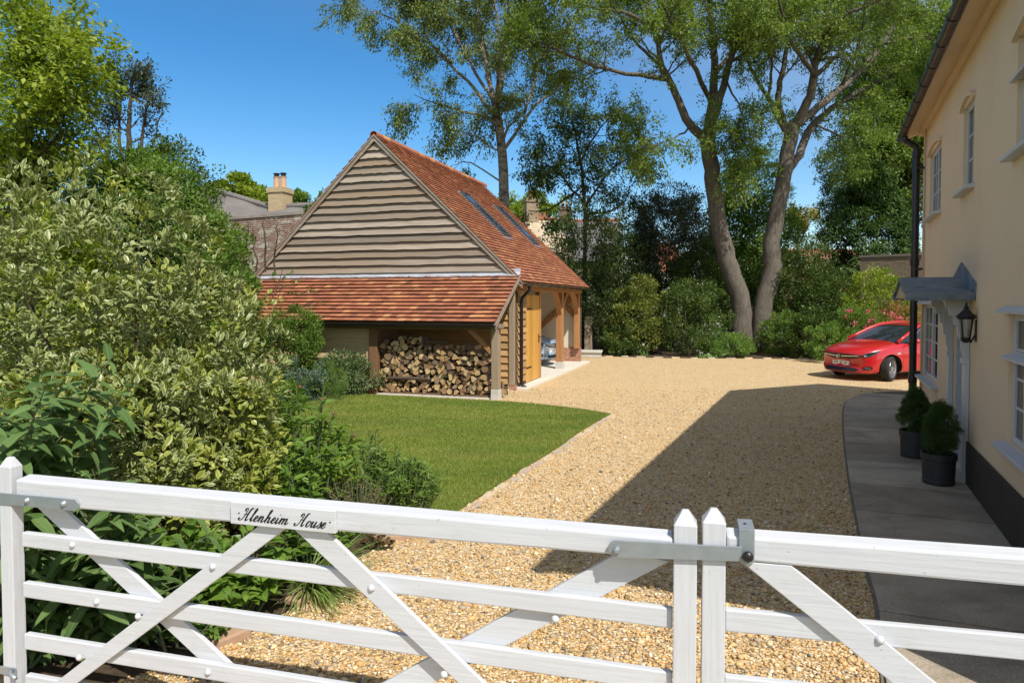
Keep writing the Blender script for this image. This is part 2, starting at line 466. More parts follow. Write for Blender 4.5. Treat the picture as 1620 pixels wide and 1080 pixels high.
DARKWOOD = wood("shed_back_board", (.11, .07, .042), (.20, .125, .07), 'x', tint=0.4)
PINE = wood("store_board", (.42, .31, .17), (.58, .44, .25), 'x', tint=0.4)
PLASTER = plain("cream_plaster", (.70, .62, .48), 0.9, var=0.05)
STONE = plain("pad_stone", (.50, .48, .43), 0.9, var=0.2, scale=9, bump=0.4, bscale=30)
BARKA = mk_bark("tree_bark", (.078, .066, .054), (.205, .175, .145))
BARKB = mk_bark("birch_bark", (.15, .12, .09), (.34, .30, .25), True)
BARKC = mk_bark("shrub_bark", (.05, .038, .028), (.13, .10, .07))
LOGBARK = plain("log_bark", (.085, .062, .045), 0.95, var=0.55, scale=18, bump=0.8, bscale=40)
# ================================================================== THE SETTING
def in_poly(P, poly):
    x, y = P[:, 0], P[:, 1]; c = np.zeros(len(P), bool); n = len(poly)
    for i in range(n):
        x0, y0 = poly[i]; x1, y1 = poly[(i+1) % n]
        if y0 == y1: continue
        k = ((y0 > y) != (y1 > y)) & (x < (x1 - x0) * (y - y0) / (y1 - y0) + x0)
        c ^= k
    return c
def sheet(name, poly, z, mat, thick=0.0, kind="structure"):
    bm = bmesh.new()
    vs = [bm.verts.new((x, y, z)) for x, y in poly]
    f = bm.faces.new(vs)
    if f.normal.z < 0: f.normal_flip()
    bmesh.ops.triangulate(bm, faces=[f])
    if thick:
        n = len(poly)
        lo = [bm.verts.new((x, y, z - thick)) for x, y in poly]
        for i in range(n): bm.faces.new((lo[i], lo[(i+1) % n], vs[(i+1) % n], vs[i]))
    bmesh.ops.recalc_face_normals(bm, faces=bm.faces)
    me = bpy.data.meshes.new(name); bm.to_mesh(me); bm.free(); me.materials.append(mat)
    o = link(bpy.data.objects.new(name, me)); tag(o, kind=kind); return o
def smooth_line(pts, n=8, closed=False):
    P = [np.array(p, float) for p in pts]; out = []
    m = len(P)
    for i in range(m if closed else m - 1):
        p0 = P[(i-1) % m] if (closed or i > 0) else 2*P[0]-P[1]
        p1 = P[i]; p2 = P[(i+1) % m]
        p3 = P[(i+2) % m] if (closed or i + 2 < m) else 2*P[-1]-P[-2]
        for k in range(n):
            t = k / n
            out.append(0.5*((2*p1)+(-p0+p2)*t+(2*p0-5*p1+4*p2-p3)*t*t+(-p0+3*p1-3*p2+p3)*t**3))
    if not closed: out.append(P[-1])
    return out

g = sheet("ground", [(-900, -300), (900, -300), (900, 1500), (-900, 1500)], -0.03, mk_lawn("meadow", (.05, .09, .018), (.09, .13, .03)))
gravel = sheet("gravel_drive", [(-3.2, 0.4), (12, 0.4), (16, 12), (16, 24.0), (9, 24.2), (5.4, 24.5), (3.0, 25.4), (1.0, 25.6), (-6, 25), (-9, 18)], 0.0, GRAVEL)

GANG = R(17.8); GC = Vector((0.073, 15.70, 0.0)); GX = Vector((math.cos(GANG), -math.sin(GANG), 0)); GY = Vector((math.sin(GANG), math.cos(GANG), 0))
def gar(x, y, z=0.0): return GC + GX * x + GY * y + Vector((0, 0, z))
HANG = R(25); HA = Vector((2.8805, 2.8215, 0.0)); HX = Vector((math.cos(HANG), -math.sin(HANG), 0)); HY = Vector((math.sin(HANG), math.cos(HANG), 0))
def hou(x, y, z=0.0): return HA + HX * x + HY * y + Vector((0, 0, z))

# lawn
lawn_edge = smooth_line([(-0.66, 6.35), (-0.50, 6.72), (-0.07, 7.79), (0.62, 9.46), (1.10, 10.75), (1.62, 11.95), (1.78, 12.25)], 6)
lawn_back = smooth_line([(1.72, 12.36), (1.2, 12.9), (0.3, 13.55), (-0.35, 13.86), (-1.4, 14.2), (-3.1, 14.75), (-4.4, 14.6), (-5.2, 13.8)], 5)
lawn_poly = [tuple(p) for p in lawn_edge] + [tuple(p) for p in lawn_back] + [(-4.6, 11.5), (-3.6, 9.2), (-2.6, 7.9), (-1.8, 6.7), (-1.2, 6.1)]
sheet("lawn", lawn_poly, 0.022, LAWN, 0.06)
# borders
bed_l = [(-1.10, 5.70), (-1.30, 5.30), (-1.40, 4.70), (-1.62, 4.20), (-1.80, 3.93), (-2.20, 3.60), (-2.75, 3.35), (-6, 3.6), (-14, 8), (-16, 22), (-7.2, 18.2), (-7.0, 15.9), (-3.2, 14.9), (-4.4, 14.5), (-5.2, 13.8), (-4.6, 11.5), (-3.6, 9.2), (-2.6, 7.9), (-1.8, 6.7), (-1.2, 6.1), (-0.9, 5.95)]
sheet("border_soil", bed_l, 0.010, SOIL)
sheet("back_border_soil", [(1.2, 26.0), (3.0, 25.5), (5.4, 24.6), (9, 24.3), (14.0, 23.8), (30, 26), (30, 42), (-14, 42), (-14, 30)], 0.012, SOIL)
# far ground beyond the garden, rough grass
# path of cast concrete slabs beside the house
pl_edge = smooth_line([(-1.13, -2.6), (-1.12, 0.37), (-1.10, 1.39), (-1.135, 2.1), (-1.16, 3.23), (-1.19, 4.93), (-1.20, 7.23), (-1.165, 10.39), (-1.02, 12.07), (-0.55, 13.36), (0.24, 13.96), (1.3, 14.1)], 8)
def path_x(y):
    ys = [p[1] for p in pl_edge]; xs = [p[0] for p in pl_edge]
    return float(np.interp(y, ys, xs))
mb = MB()
cuts = [-2.6, -1.35, -0.15, 1.28, 2.45, 3.66, 4.75, 5.95, 7.2, 8.5, 9.7, 10.9, 12.2, 13.2]
for a0, a1 in zip(cuts, cuts[1:]):
    ys = np.linspace(a0 + 0.015, a1 - 0.015, 7)
    skew = 0.05
    xr = 0.0 if a1 < 10 else 1.2
    poly = [(path_x(y), y + skew * 0) for y in ys] + [(xr, ys[-1] + skew), (xr, ys[0] + skew)]
    zt = 0.030 + random.uniform(-0.003, 0.003)
    mb.prism(poly[::-1], lambda a, b, k, zt=zt: hou(a, b, zt if k else -0.05), 0, random.random())
sheet("path_bed", [tuple(hou(a, b)[:2]) for a, b in pl_edge] + [tuple(hou(1.2, 13.4)[:2]), tuple(hou(1.2, 10)[:2]), tuple(hou(0, 9.9)[:2]), tuple(hou(0, -2.6)[:2])], 0.016, plain("joint_dirt", (.075, .06, .042), .95, var=.5, scale=8))
po = mb.build("concrete_path", CONCRETE, bevel=0.006); tag(po, kind="structure")
mb = MB()
e = [(p[0] - 0.022, p[1]) for p in pl_edge]; e2 = [(p[0] + 0.02, p[1]) for p in pl_edge]
mb.prism([(a, b) for a, b in e] + [(a, b) for a, b in e2[::-1]], lambda a, b, k: hou(a, b, 0.012 if k else -0.04))
po = mb.build("path_edging", plain("edging_dark", (.17, .145, .11), 0.95, var=0.5, scale=8, bump=0.5)); tag(po, kind="structure")

# loose pebbles of the drive, nearest part (too many to count)
def pebbles():
    n = 165000
    Y = 2.35 + (RNG.random(n) ** 2.1) * 13.5
    X = RNG.uniform(-1.0, 1.0, n) * (Y * 0.78 + 0.4)
    P = np.stack([X, Y], 1)
    ok = ~in_poly(P, lawn_poly) & ~in_poly(P, bed_l)
    rel = P - np.array(HA[:2]); hx = rel @ np.array(HX[:2]); hy = rel @ np.array(HY[:2])
    px = np.interp(hy, [p[1] for p in pl_edge], [p[0] for p in pl_edge])
    ok &= hx < px - 0.025
    P = P[ok]; n = len(P)
    phi = (1 + 5 ** .5) / 2
    ico = np.array([(-1,phi,0),(1,phi,0),(-1,-phi,0),(1,-phi,0),(0,-1,phi),(0,1,phi),(0,-1,-phi),(0,1,-phi),(phi,0,-1),(phi,0,1),(-phi,0,-1),(-phi,0,1)]) / 1.9
    fc = np.array([(0,11,5),(0,5,1),(0,1,7),(0,7,10),(0,10,11),(1,5,9),(5,11,4),(11,10,2),(10,7,6),(7,1,8),(3,9,4),(3,4,2),(3,2,6),(3,6,8),(3,8,9),(4,9,5),(2,4,11),(6,2,10),(8,6,7),(9,8,1)])
    V = ico[None] * (1 + RNG.uniform(-.22, .22, (n, 12, 1)))
    s = np.clip(RNG.lognormal(math.log(0.0074), 0.45, n), 0.004, 0.026)
    sc = s[:, None] * np.stack([RNG.uniform(.8, 1.35, n), RNG.uniform(.7, 1.0, n), RNG.uniform(.45, .75, n)], 1)
    V = V * sc[:, None, :]
    ang = RNG.uniform(0, 6.283, n); til = RNG.uniform(-.5, .5, n)
    c, sn = np.cos(til)[:, None], np.sin(til)[:, None]
    y2 = V[..., 1]*c - V[..., 2]*sn; z2 = V[..., 1]*sn + V[..., 2]*c
    c, sn = np.cos(ang)[:, None], np.sin(ang)[:, None]
    x3 = V[..., 0]*c - y2*sn; y3 = V[..., 0]*sn + y2*c
    W = np.stack([x3 + P[:, 0:1], y3 + P[:, 1:2], z2 + (sc[:, 2:3] * 0.35 + RNG.uniform(0, .006, (n, 1)))], 2)
    Fa = fc[None] + (np.arange(n) * 12)[:, None, None]
    o = np_mesh("loose_gravel", W.reshape(-1, 3), Fa.reshape(-1, 3), PEBBLE, attrs={"tint": np.repeat(RNG.random(n), 12)}, smooth=False)
    tag(o, "loose tan and cream pebbles covering the near part of the drive", "gravel", kind="stuff")
pebbles()

# mown grass of the lawn
def lawn_grass():
    n = 620000
    lp = np.array(lawn_poly); lo, hi = lp.min(0), lp.max(0)
    P = np.stack([RNG.uniform(lo[0], hi[0], n), RNG.uniform(lo[1], hi[1], n)], 1)
    P = P[in_poly(P, lawn_poly)]
    keep = RNG.random(len(P)) < np.clip(8.5 / P[:, 1], 0.45, 1)
    P = P[keep]; n = len(P)
    h = RNG.uniform(.018, .042, n); a = RNG.uniform(0, 6.283, n); w = RNG.uniform(.0025, .0045, n) * np.clip(P[:, 1] / 8, 1, 2)
    lean = RNG.normal(0, .5, (n, 2)) * h[:, None]
    d = np.stack([np.cos(a), np.sin(a)], 1) * w[:, None]
    z0 = np.full((n, 1), .018)
    V = np.stack([np.hstack([P - d, z0]), np.hstack([P + d, z0]), np.hstack([P + lean, z0 + h[:, None]])], 1)
    F = np.arange(3 * n).reshape(n, 3)
    o = np_mesh("lawn_grass", V.reshape(-1, 3), F, BLADE, attrs={"tint": np.repeat(RNG.random(n), 3)})
    tag(o, "short mown grass of the lawn in front of the timber garage", "grass", kind="stuff")
lawn_grass()

# edging stones along the lawn: each a stone of its own
SETT = [plain("sett_grey", (.42, .37, .29), .9, var=.3, scale=14, bump=.5), plain("sett_buff", (.55, .44, .29), .9, var=.3, scale=14, bump=.5), plain("sett_red", (.45, .34, .25), .9, var=.3, scale=14, bump=.5)]
def rough_block(sx, sy, sz, seed):
    r = random.Random(seed); bm = bmesh.new(); bmesh.ops.create_cube(bm, size=1.0)
    bmesh.ops.subdivide_edges(bm, edges=bm.edges, cuts=2, use_grid_fill=True)
    for v in bm.verts:
        k = 1 - 0.06 * (sum(abs(c) > .45 for c in v.co) - 1)
        v.co = Vector((v.co.x * sx * k + r.uniform(-.008, .008), v.co.y * sy * k + r.uniform(-.008, .008), v.co.z * sz + r.uniform(-.006, .004)))
    me = bpy.data.meshes.new("edging_stone"); bm.to_mesh(me); bm.free()
    return me
stone_meshes = []
for i in range(6):
    me = rough_block(.24 + .05 * (i % 3), .10, .09, i); me.materials.append(SETT[i % 3]); stone_meshes.append(me)
def edging(line, gap, label, group, zc=0.0, side=0.07, skip=()):
    L = [np.array(p) for p in line]; acc = 0.0; k = 0; nxt = 0.15
    for p, q in zip(L, L[1:]):
        d = np.linalg.norm(q - p); u = (q - p) / d
        while acc + d > nxt:
            w = p + u * (nxt - acc); nrm_ = np.array([u[1], -u[0]])
            c = w + nrm_ * (side + random.uniform(-.015, .015))
            o = bpy.data.objects.new("edging_stone", stone_meshes[(k * 5 + k // 3) % 6]); link(o)
            o.location = (c[0], c[1], zc + random.uniform(-.018, .004)); o.rotation_euler = (random.uniform(-.06, .06), random.uniform(-.04, .04), math.atan2(u[1], u[0]) + random.uniform(-.07, .07))
            tag(o, label, "edging stone", group); k += 1; nxt += gap + random.uniform(-.03, .05)
        acc += d
edging(lawn_edge, .37, "rough stone sett laid along the edge between lawn and gravel", "edging stones along the lawn", zc=-0.022)
edging(smooth_line([(1.6, 25.55), (3.1, 25.3), (5.4, 24.45), (7.4, 24.25), (9.2, 24.1), (11.5, 23.9)], 4), .62, "low stone edging the far border below the shrubs", "edging stones of the far border", zc=0.0, side=0.0)
# terracotta edging bricks of the near border
tile_m = plain("terracotta_edge", (.40, .26, .17), .9, var=.25, scale=10, bump=.4)
for i, (x, y, rz, lab) in enumerate([(-1.76, 4.06, 0.85, "worn terracotta edging brick in the gravel, nearest the gate"), (-1.43, 4.72, 1.15, "worn terracotta edging brick half under the grass tuft"), (-1.02, 5.86, 0.5, "worn edging brick at the tip of the border, next to the lawn")]):
    mb = MB(); mb.box((-.17, -.065, -.05), (.17, .065, .055)); o = mb.build("edging_brick", tile_m, bevel=.012)
    o.location = (x, y, .0); o.rotation_euler = (.03, -.05, rz); tag(o, lab, "edging brick", "terracotta edging bricks")
# ================================================================== THE FIELD GATE (two leaves)
GL = Vector((-2.42, 3.28, 0)); GANGLE = -math.atan2(.231, .973)
SCRIPT = {  # pen strokes of a copperplate hand, x-height 1
 'H': (1.5, [[(.12,.42),(.02,.30),(.10,.08),(.34,.05),(.54,.45),(.62,1.2),(.66,1.95),(.50,2.12),(.34,1.9),(.40,1.62)], [(1.30,2.22),(1.10,2.12),(1.00,1.6),(.96,.6),(1.02,.08),(1.16,.04),(1.30,.3)], [(.50,1.02),(.72,1.12),(1.0,1.08)]]),
 'l': (.50, [[(-.05,.3),(.22,1.2),(.36,1.95),(.28,2.22),(.17,1.9),(.14,.9),(.17,.15),(.30,.02),(.50,.33)]]),
 'e': (.52, [[(-.03,.32),(.25,.5),(.40,.78),(.30,1.0),(.12,.82),(.06,.42),(.15,.06),(.32,.04),(.54,.34)]]),
 'n': (.86, [[(-.02,.5),(.10,.98),(.15,.9),(.13,.02)], [(.14,.45),(.32,.92),(.46,.98),(.52,.75),(.50,.22),(.58,.0),(.70,.10),(.86,.36)]]),
 'h': (.86, [[(-.03,.3),(.22,1.3),(.33,2.0),(.26,2.22),(.16,1.9),(.13,.9),(.13,.02)], [(.14,.45),(.32,.92),(.46,.98),(.52,.75),(.50,.22),(.58,.0),(.70,.10),(.86,.36)]]),
 'i': (.44, [[(0,.42),(.13,.98)], [(.13,.98),(.12,.25),(.19,.0),(.32,.10),(.46,.36)], [(.20,1.50),(.20,1.62)]]),
 'm': (1.26, [[(-.02,.5),(.10,.98),(.15,.9),(.13,.02)], [(.14,.45),(.32,.92),(.45,.98),(.51,.75),(.50,.02)], [(.51,.45),(.70,.92),(.84,.98),(.90,.75),(.88,.22),(.96,.0),(1.08,.10),(1.26,.36)]]),
 'o': (.56, [[(.30,1.0),(.10,.85),(.04,.42),(.15,.04),(.34,.06),(.46,.45),(.42,.85),(.30,1.0)], [(.40,.88),(.58,.80)]]),
 'u': (.86, [[(0,.5),(.12,.98),(.12,.25),(.20,.02),(.36,.12),(.52,.7),(.54,.98)], [(.54,.98),(.52,.22),(.60,.0),(.72,.10),(.86,.36)]]),
 's': (.46, [[(-.03,.2),(.18,.72),(.24,1.08),(.30,.82),(.40,.40),(.30,.04),(.12,.02),(.06,.18)]]),
 '*': (.5, [[(.16,1.2),(.26,1.08)], [(.16,1.08),(.26,1.2)], [(.14,1.14),(.28,1.14)]]),
 ' ': (.75, []),
}
def script_text(mb, text, x0, z0, width, y, xh):
    total = sum(SCRIPT[c][0] + .06 for c in text); sx = width / total
    x = 0.0
    for ch in text:
        w, strokes = SCRIPT[ch]
        for st in strokes:
            P = smooth_line(st, 7)
            pts = [np.array([(x + p[0] + .52 * (p[1] - .5) * .9) * sx, p[1] * xh]) for p in P]
            for i in range(len(pts) - 1):
                a, b = pts[i], pts[i+1]; d = b - a; L = np.linalg.norm(d)
                if L < 1e-6: continue
                d /= L; dn = np.array([-d[1], d[0]])
                def hw(k):
                    q0 = pts[max(k-1, 0)]; q1 = pts[min(k+1, len(pts)-1)]; t = q1 - q0; t = t / max(np.linalg.norm(t), 1e-9)
                    heavy = max(0.0, abs(t[1]) * (1 if t[1] < 0 else .25))
                    return xh * (.045 + .10 * heavy)
                h0, h1 = hw(i), hw(i+1); e = d * xh * .03
                q = [a - e - dn * h0, b + e - dn * h1, b + e + dn * h1, a - e + dn * h0]
                mb.add([(x0 + p[0], y, z0 + p[1]) for p in q] , [(0, 1, 2, 3)])
        x += w + .06
def gate_bolt(root, x, z, y, r=.013):
    mb = MB(); mb.lathe([(r * 1.25, 0.0), (r * 1.25, .003), (r, .004), (r * .9, .009), (r * .55, .0125), (.001, .0138)], (x, y, z), (0, -1, 0), 14)
    mb.build("bolt", WHITE, root, smooth=True)
def beam_face(mb, poly, y0, y1):
    """poly: (x,z) ccw seen from the front (-y)"""
    mb.prism(poly, lambda a, b, k: (a, y0 if k else y1, b))
def post(root, x0, x1, zb, zsh, ztop, y0=-.01, y1=.078, name="post"):
    mb = MB(); xm, ym = (x0 + x1) / 2, (y0 + y1) / 2
    mb.hexa([(x0, y0, zb), (x1, y0, zb), (x1, y1, zb), (x0, y1, zb), (x0, y0, zsh), (x1, y0, zsh), (x1, y1, zsh), (x0, y1, zsh)])
    mb.f = mb.f[:1] + mb.f[2:]; mb.m.pop(); mb.t.pop()
    t = .012
    mb.add([(x0, y0, zsh), (x1, y0, zsh), (x1, y1, zsh), (x0, y1, zsh), (xm - t, ym - t, ztop), (xm + t, ym - t, ztop), (xm + t, ym + t, ztop), (xm - t, ym + t, ztop)],
           [(0, 1, 5, 4), (1, 2, 6, 5), (2, 3, 7, 6), (3, 0, 4, 7), (4, 5, 6, 7)])
    return mb.build(name, WHITEZ, root, bevel=.004)
def rail(root, x0, x1, zt0, zb0, zt1, zb1, y0, y1, bevel=.006, name="rail", slope=0.0):
    mb = MB()
    mb.hexa([(x0, y0, zb0), (x1, y0, zb1), (x1, y1, zb1), (x0, y1, zb0), (x0, y0, zt0), (x1, y0, zt1), (x1, y1, zt1 + slope), (x0, y1, zt0 + slope)])
    return mb.build(name, WHITE, root, bevel=bevel)

gate = thing("field_gate", "wide left leaf of the white five-bar gate, with the name board on its top rail", "gate", GL, GANGLE, "white field gate leaves")
post(gate, -.070, .002, .10, 1.262, 1.308, -.01, .055, name="heel_stile")
post(gate, 3.117, 3.203, .08, 1.222, 1.273, name="meeting_stile")
rail(gate, .024, 3.115, 1.206, 1.088, 1.170, 1.088, -.006, .074, .01, "top_rail", .012)
rail(gate, .024, 3.115, .941, .870, .890, .811, .020, .052)
rail(gate, .024, 3.115, .695, .620, .640, .560, .020, .052)
rail(gate, .024, 3.115, .440, .362, .390, .312, .020, .052)
rail(gate, .024, 3.115, .235, .150, .190, .105, .020, .052)
def brace(root, quad, y0, y1):
    mb = MB(); beam_face(mb, quad, y0, y1); return mb.build("brace", WHITE, root, bevel=.003)
brace(gate, [(.060, .106), (.165, .106), (1.485, 1.0855), (1.35, 1.0855)], -.004, .0185)
brace(gate, [(1.512, 1.0845), (2.78, .100), (2.885, .100), (1.672, 1.0805)], -.004, .0185)
brace(gate, [(.045, 1.0855), (1.40, .12), (1.555, .12), (.205, 1.0855)], .0535, .076)
brace(gate, [(1.44, .12), (1.60, .12), (3.10, 1.058), (2.94, 1.0855), (2.92, 1.0855)], .0535, .076)
for x, z, y in [(.326, .905, .020), (.46, .644, .020), (1.112, .880, -.004), (.713, .612, -.004), (.377, .378, -.004), (1.061, .382, .020), (1.879, .859, -.004), (2.20, .530, -.004), (2.66, .80, .020)]:
    gate_bolt(gate, x, z, y)
# name board, its writing a sub-part
mb = MB(); mb.hexa([(1.224, -.030, 1.092), (1.728, -.030, 1.086), (1.728, -.0065, 1.086), (1.224, -.0065, 1.092), (1.224, -.030, 1.188), (1.728, -.030, 1.182), (1.728, -.0065, 1.186), (1.224, -.0065, 1.192)])
board = mb.build("name_board", WHITE, gate, bevel=.0025)
mb = MB(); script_text(mb, "*Hlenheim House*", 1.250, 1.112, .456, -.0316, .0262)
mb.v = [(x, y, z - (x - 1.24) * .016) for x, y, z in mb.v]
let = mb.build("lettering", plain("sign_ink", (.012, .012, .016), .5), board)
# hinge strap and lower hinge
mb = MB()
ch = .02
beam_face(mb, [(-.36, 1.086), (.385, 1.082), (.404, 1.102), (.404, 1.119), (.385, 1.137), (-.36, 1.142)], -.0165, -.0105)
hs = mb.build("hinge_strap", GALV, gate, bevel=.0015)
for x in (.105, .318):
    mb = MB(); mb.lathe([(.016, 0), (.016, .003), (.011, .004), (.010, .012), (.002, .014)], (x, -.0165, 1.113), (0, -1, 0), 12)
    mb.build("strap_bolt", GALV, hs, smooth=True)
mb = MB(); beam_face(mb, [(-.36, .245), (.012, .245), (.012, .285), (-.36, .285)], -.0165, -.0105); lh = mb.build("lower_hinge_strap", GALV, gate, bevel=.0015)
mb = MB(); mb.tube([(-.02, -.012, .272), (.02, -.05, .275), (.07, -.065, .270)], .010, 10); mb.build("hinge_bolt", GALV, lh, smooth=True)
# throw-over latch pivoting on the left leaf
mb = MB()
arc = [(2.905 + .033 * math.cos(t), 1.120 + .033 * math.sin(t)) for t in np.linspace(math.pi * .5, math.pi * 1.5, 9)]
beam_face(mb, [(p[0], p[1]) for p in arc][::1] + [(3.36, 1.112), (3.36, 1.166)], -.026, -.018)
la = mb.build("throw_over_latch", GALV, gate, bevel=.0015)
mb = MB(); mb.lathe([(.013, 0), (.013, .014), (.010, .018), (.001, .02)], (2.905, -.026, 1.118), (0, -1, 0), 6); mb.build("pivot_bolt", GALV, la)

gate2 = thing("field_gate", "right leaf of the white gate, without a name board, running towards the house", "gate", GL, GANGLE, "white field gate leaves")
post(gate2, 3.222, 3.306, .08, 1.240, 1.286, name="meeting_stile")
post(gate2, 6.40, 6.49, .10, 1.262, 1.308, name="heel_stile")
rail(gate2, 3.308, 6.398, 1.196, 1.106, 1.207, 1.085, -.006, .074, .01, "top_rail", .012)
rail(gate2, 3.308, 6.398, .908, .823, .935, .855, .020, .052)
rail(gate2, 3.308, 6.398, .652, .572, .690, .612, .020, .052)
rail(gate2, 3.308, 6.398, .400, .320, .440, .362, .020, .052)
rail(gate2, 3.308, 6.398, .195, .110, .235, .150, .020, .052)
brace(gate2, [(3.36, 1.1035), (4.66, .12), (4.80, .12), (3.535, 1.1035)], -.004, .0185)
brace(gate2, [(4.86, .12), (5.0, .12), (6.39, 1.08), (6.22, 1.08)], .0535, .076)
for x, z, y in [(3.832, .865, -.004), (4.17, .60, -.004), (3.6, .615, .020)]: gate_bolt(gate2, x, z, y)
mb = MB()   # latch keep folded over the top rail
beam_face(mb, [(3.352, 1.108), (3.366, 1.099), (3.392, 1.099), (3.406, 1.110), (3.406, 1.222), (3.352, 1.221)], -.016, -.009)
mb.hexa([(3.352, -.016, 1.2215), (3.406, -.016, 1.2225), (3.406, .079, 1.2335), (3.352, .079, 1.2325), (3.352, -.016, 1.2275), (3.406, -.016, 1.2285), (3.406, .079, 1.2395), (3.352, .079, 1.2385)])
beam_face(mb, [(3.352, 1.150), (3.406, 1.150), (3.406, 1.2325), (3.352, 1.2325)], .080, .087)
kp = mb.build("latch_keep", GALV, gate2, bevel=.0012)
mb = MB(); mb.lathe([(.012, 0), (.012, .008), (.019, .012), (.0205, .02), (.017, .029), (.001, .032)], (3.381, -.016, 1.135), (0, -1, 0), 18); mb.build("knob", BLACK, kp, smooth=True)
mb = MB(); mb.lathe([(.0065, 0), (.0065, .0006)], (3.376, .035, 1.2345), (0, -.11, 1), 12); mb.build("pin_hole", BLACK, kp)
# hanging posts just outside the view
for s, lab in ((-.42, "white gate post behind the heel of the left gate leaf"), (6.52, "white gate post behind the heel of the right gate leaf")):
    mb = MB(); mb.box((-.09, -.09, -.3), (.09, .09, 1.35)); o = mb.build("gate_post", WHITEZ, bevel=.01)
    o.location = GL + Vector((math.cos(GANGLE), math.sin(GANGLE), 0)) * (s if s > 0 else s) ; o.rotation_euler = (0, 0, GANGLE); tag(o, lab, "gate post", "white gate posts")
# ================================================================== OAK-FRAMED GARAGE WITH LOG STORE
gar_root = thing("oak_garage", "oak framed garage with clay tiled roof, weatherboarded gable and a lean-to log store", "garage", GC, -GANG)
RX, RZ, SLP = -3.56, 6.10, .955          # ridge x, ridge height, slope
def roofz(x): return RZ - SLP * abs(x - RX)
def tile_slope(mb, org, u, d, length, down, gauge=.115, w=.165, th=.019, jit=.006, lift0=.034):
    org = Vector(org); u = Vector(u).normalized(); d = Vector(d).normalized(); nn = u.cross(d)
    if nn.z < 0: nn = -nn
    rows = int(down / gauge)
    gauge = down / rows
    r = random.Random(int(length * 1000 + down * 77))
    for i in range(rows):
        off = (w / 2) if i % 2 else 0.0
        n = int(length / w) + 1
        s = -off
        for k in range(n + 1):
            a0 = max(0.0, s); a1 = min(length, s + w - .004); s += w
            if a1 - a0 < .02: continue
            t = r.random() ** 1.0
            t = t * .75 + .12 if r.random() < .91 else r.random()
            lift = r.uniform(0, jit); e = r.uniform(-.004, .004)
            d0 = i * gauge - .012; d1 = (i + 1) * gauge + e
            z0 = .004; z1 = lift0 + lift
            p = lambda a, dd, h: org + u * a + d * dd + nn * h
            q = [p(a0, d0, z0 - .004), p(a1, d0, z0 - .004), p(a1, d1, z1 - th), p(a0, d1, z1 - th), p(a0, d0, z0), p(a1, d0, z0), p(a1, d1, z1), p(a0, d1, z1)]
            if (q[1] - q[0]).cross(q[3] - q[0]).dot(nn) < 0: q = [q[1], q[0], q[3], q[2], q[5], q[4], q[7], q[6]]
            mb.hexa(q, 0, t)
DN = math.hypot(1, SLP)
mb = MB()
halfw = .22 - RX
tile_slope(mb, (RX, -.12, RZ), (0, 1, 0), (1, 0, -SLP), 7.57, halfw * DN)
tile_slope(mb, (RX, -.12, RZ), (0, 1, 0), (-1, 0, -SLP), 7.57, halfw * DN, gauge=.23, w=.33)
for sx in (1, -1):   # under-roof boarding
    x1 = RX + sx * halfw
    q = [(RX, -.09, RZ - .05), (x1, -.09, RZ - .05 - SLP * halfw), (x1, 7.42, RZ - .05 - SLP * halfw), (RX, 7.42, RZ - .05)]
    b = [Vector(p) for p in q]; t = [p + Vector((0, 0, .04)) for p in b]
    if sx < 0: b = [b[1], b[0], b[3], b[2]]; t = [t[1], t[0], t[3], t[2]]
    mb.hexa(b + t, 1, .4)
roof = mb.build("roof", [TILE, OAKBEAM], gar_root)
mb = MB()   # half round ridge tiles
y = -.13
while y < 7.42:
    L_ = .335; r0 = .105 + random.uniform(-.003, .003)
    pr = [(RX + r0 * math.cos(t), RZ - .035 + r0 * math.sin(t) + random.uniform(-.002, .002)) for t in np.linspace(-.35, math.pi + .35, 11)]
    inn = [(RX + (r0 - .014) * math.cos(t), RZ - .035 + (r0 - .014) * math.sin(t)) for t in np.linspace(math.pi + .35, -.35, 11)]
    mb.prism(pr + inn, lambda a, b, k, y=y, L_=L_: (a, y + L_ if not k else y, b), 0, random.uniform(.3, .95)); y += .340
mb.build("ridge_tiles", TILE, roof)
mb = MB()   # verge: undercloak + barge boards
for sx in (1, -1):
    for z0, z1, ya, yb, mi in ((-.165, -.052, -.105, -.078, 0), (-.05, -.008, -.125, .02, 1)):
        xa, xb = RX, RX + sx * (halfw - .02)
        q = [(xa, ya, RZ + z0), (xb, ya, roofz(xb) + z0), (xb, yb, roofz(xb) + z0), (xa, yb, RZ + z0), (xa, ya, RZ + z1), (xb, ya, roofz(xb) + z1), (xb, yb, roofz(xb) + z1), (xa, yb, RZ + z1)]
        if sx < 0: q = [q[1], q[0], q[3], q[2], q[5], q[4], q[7], q[6]]
        mb.hexa(q, mi, .6)
mb.build("barge_board", [OAKGREY, plain("verge_mortar", (.30, .27, .22), .95, var=.3, scale=20, bump=.5)], gar_root)

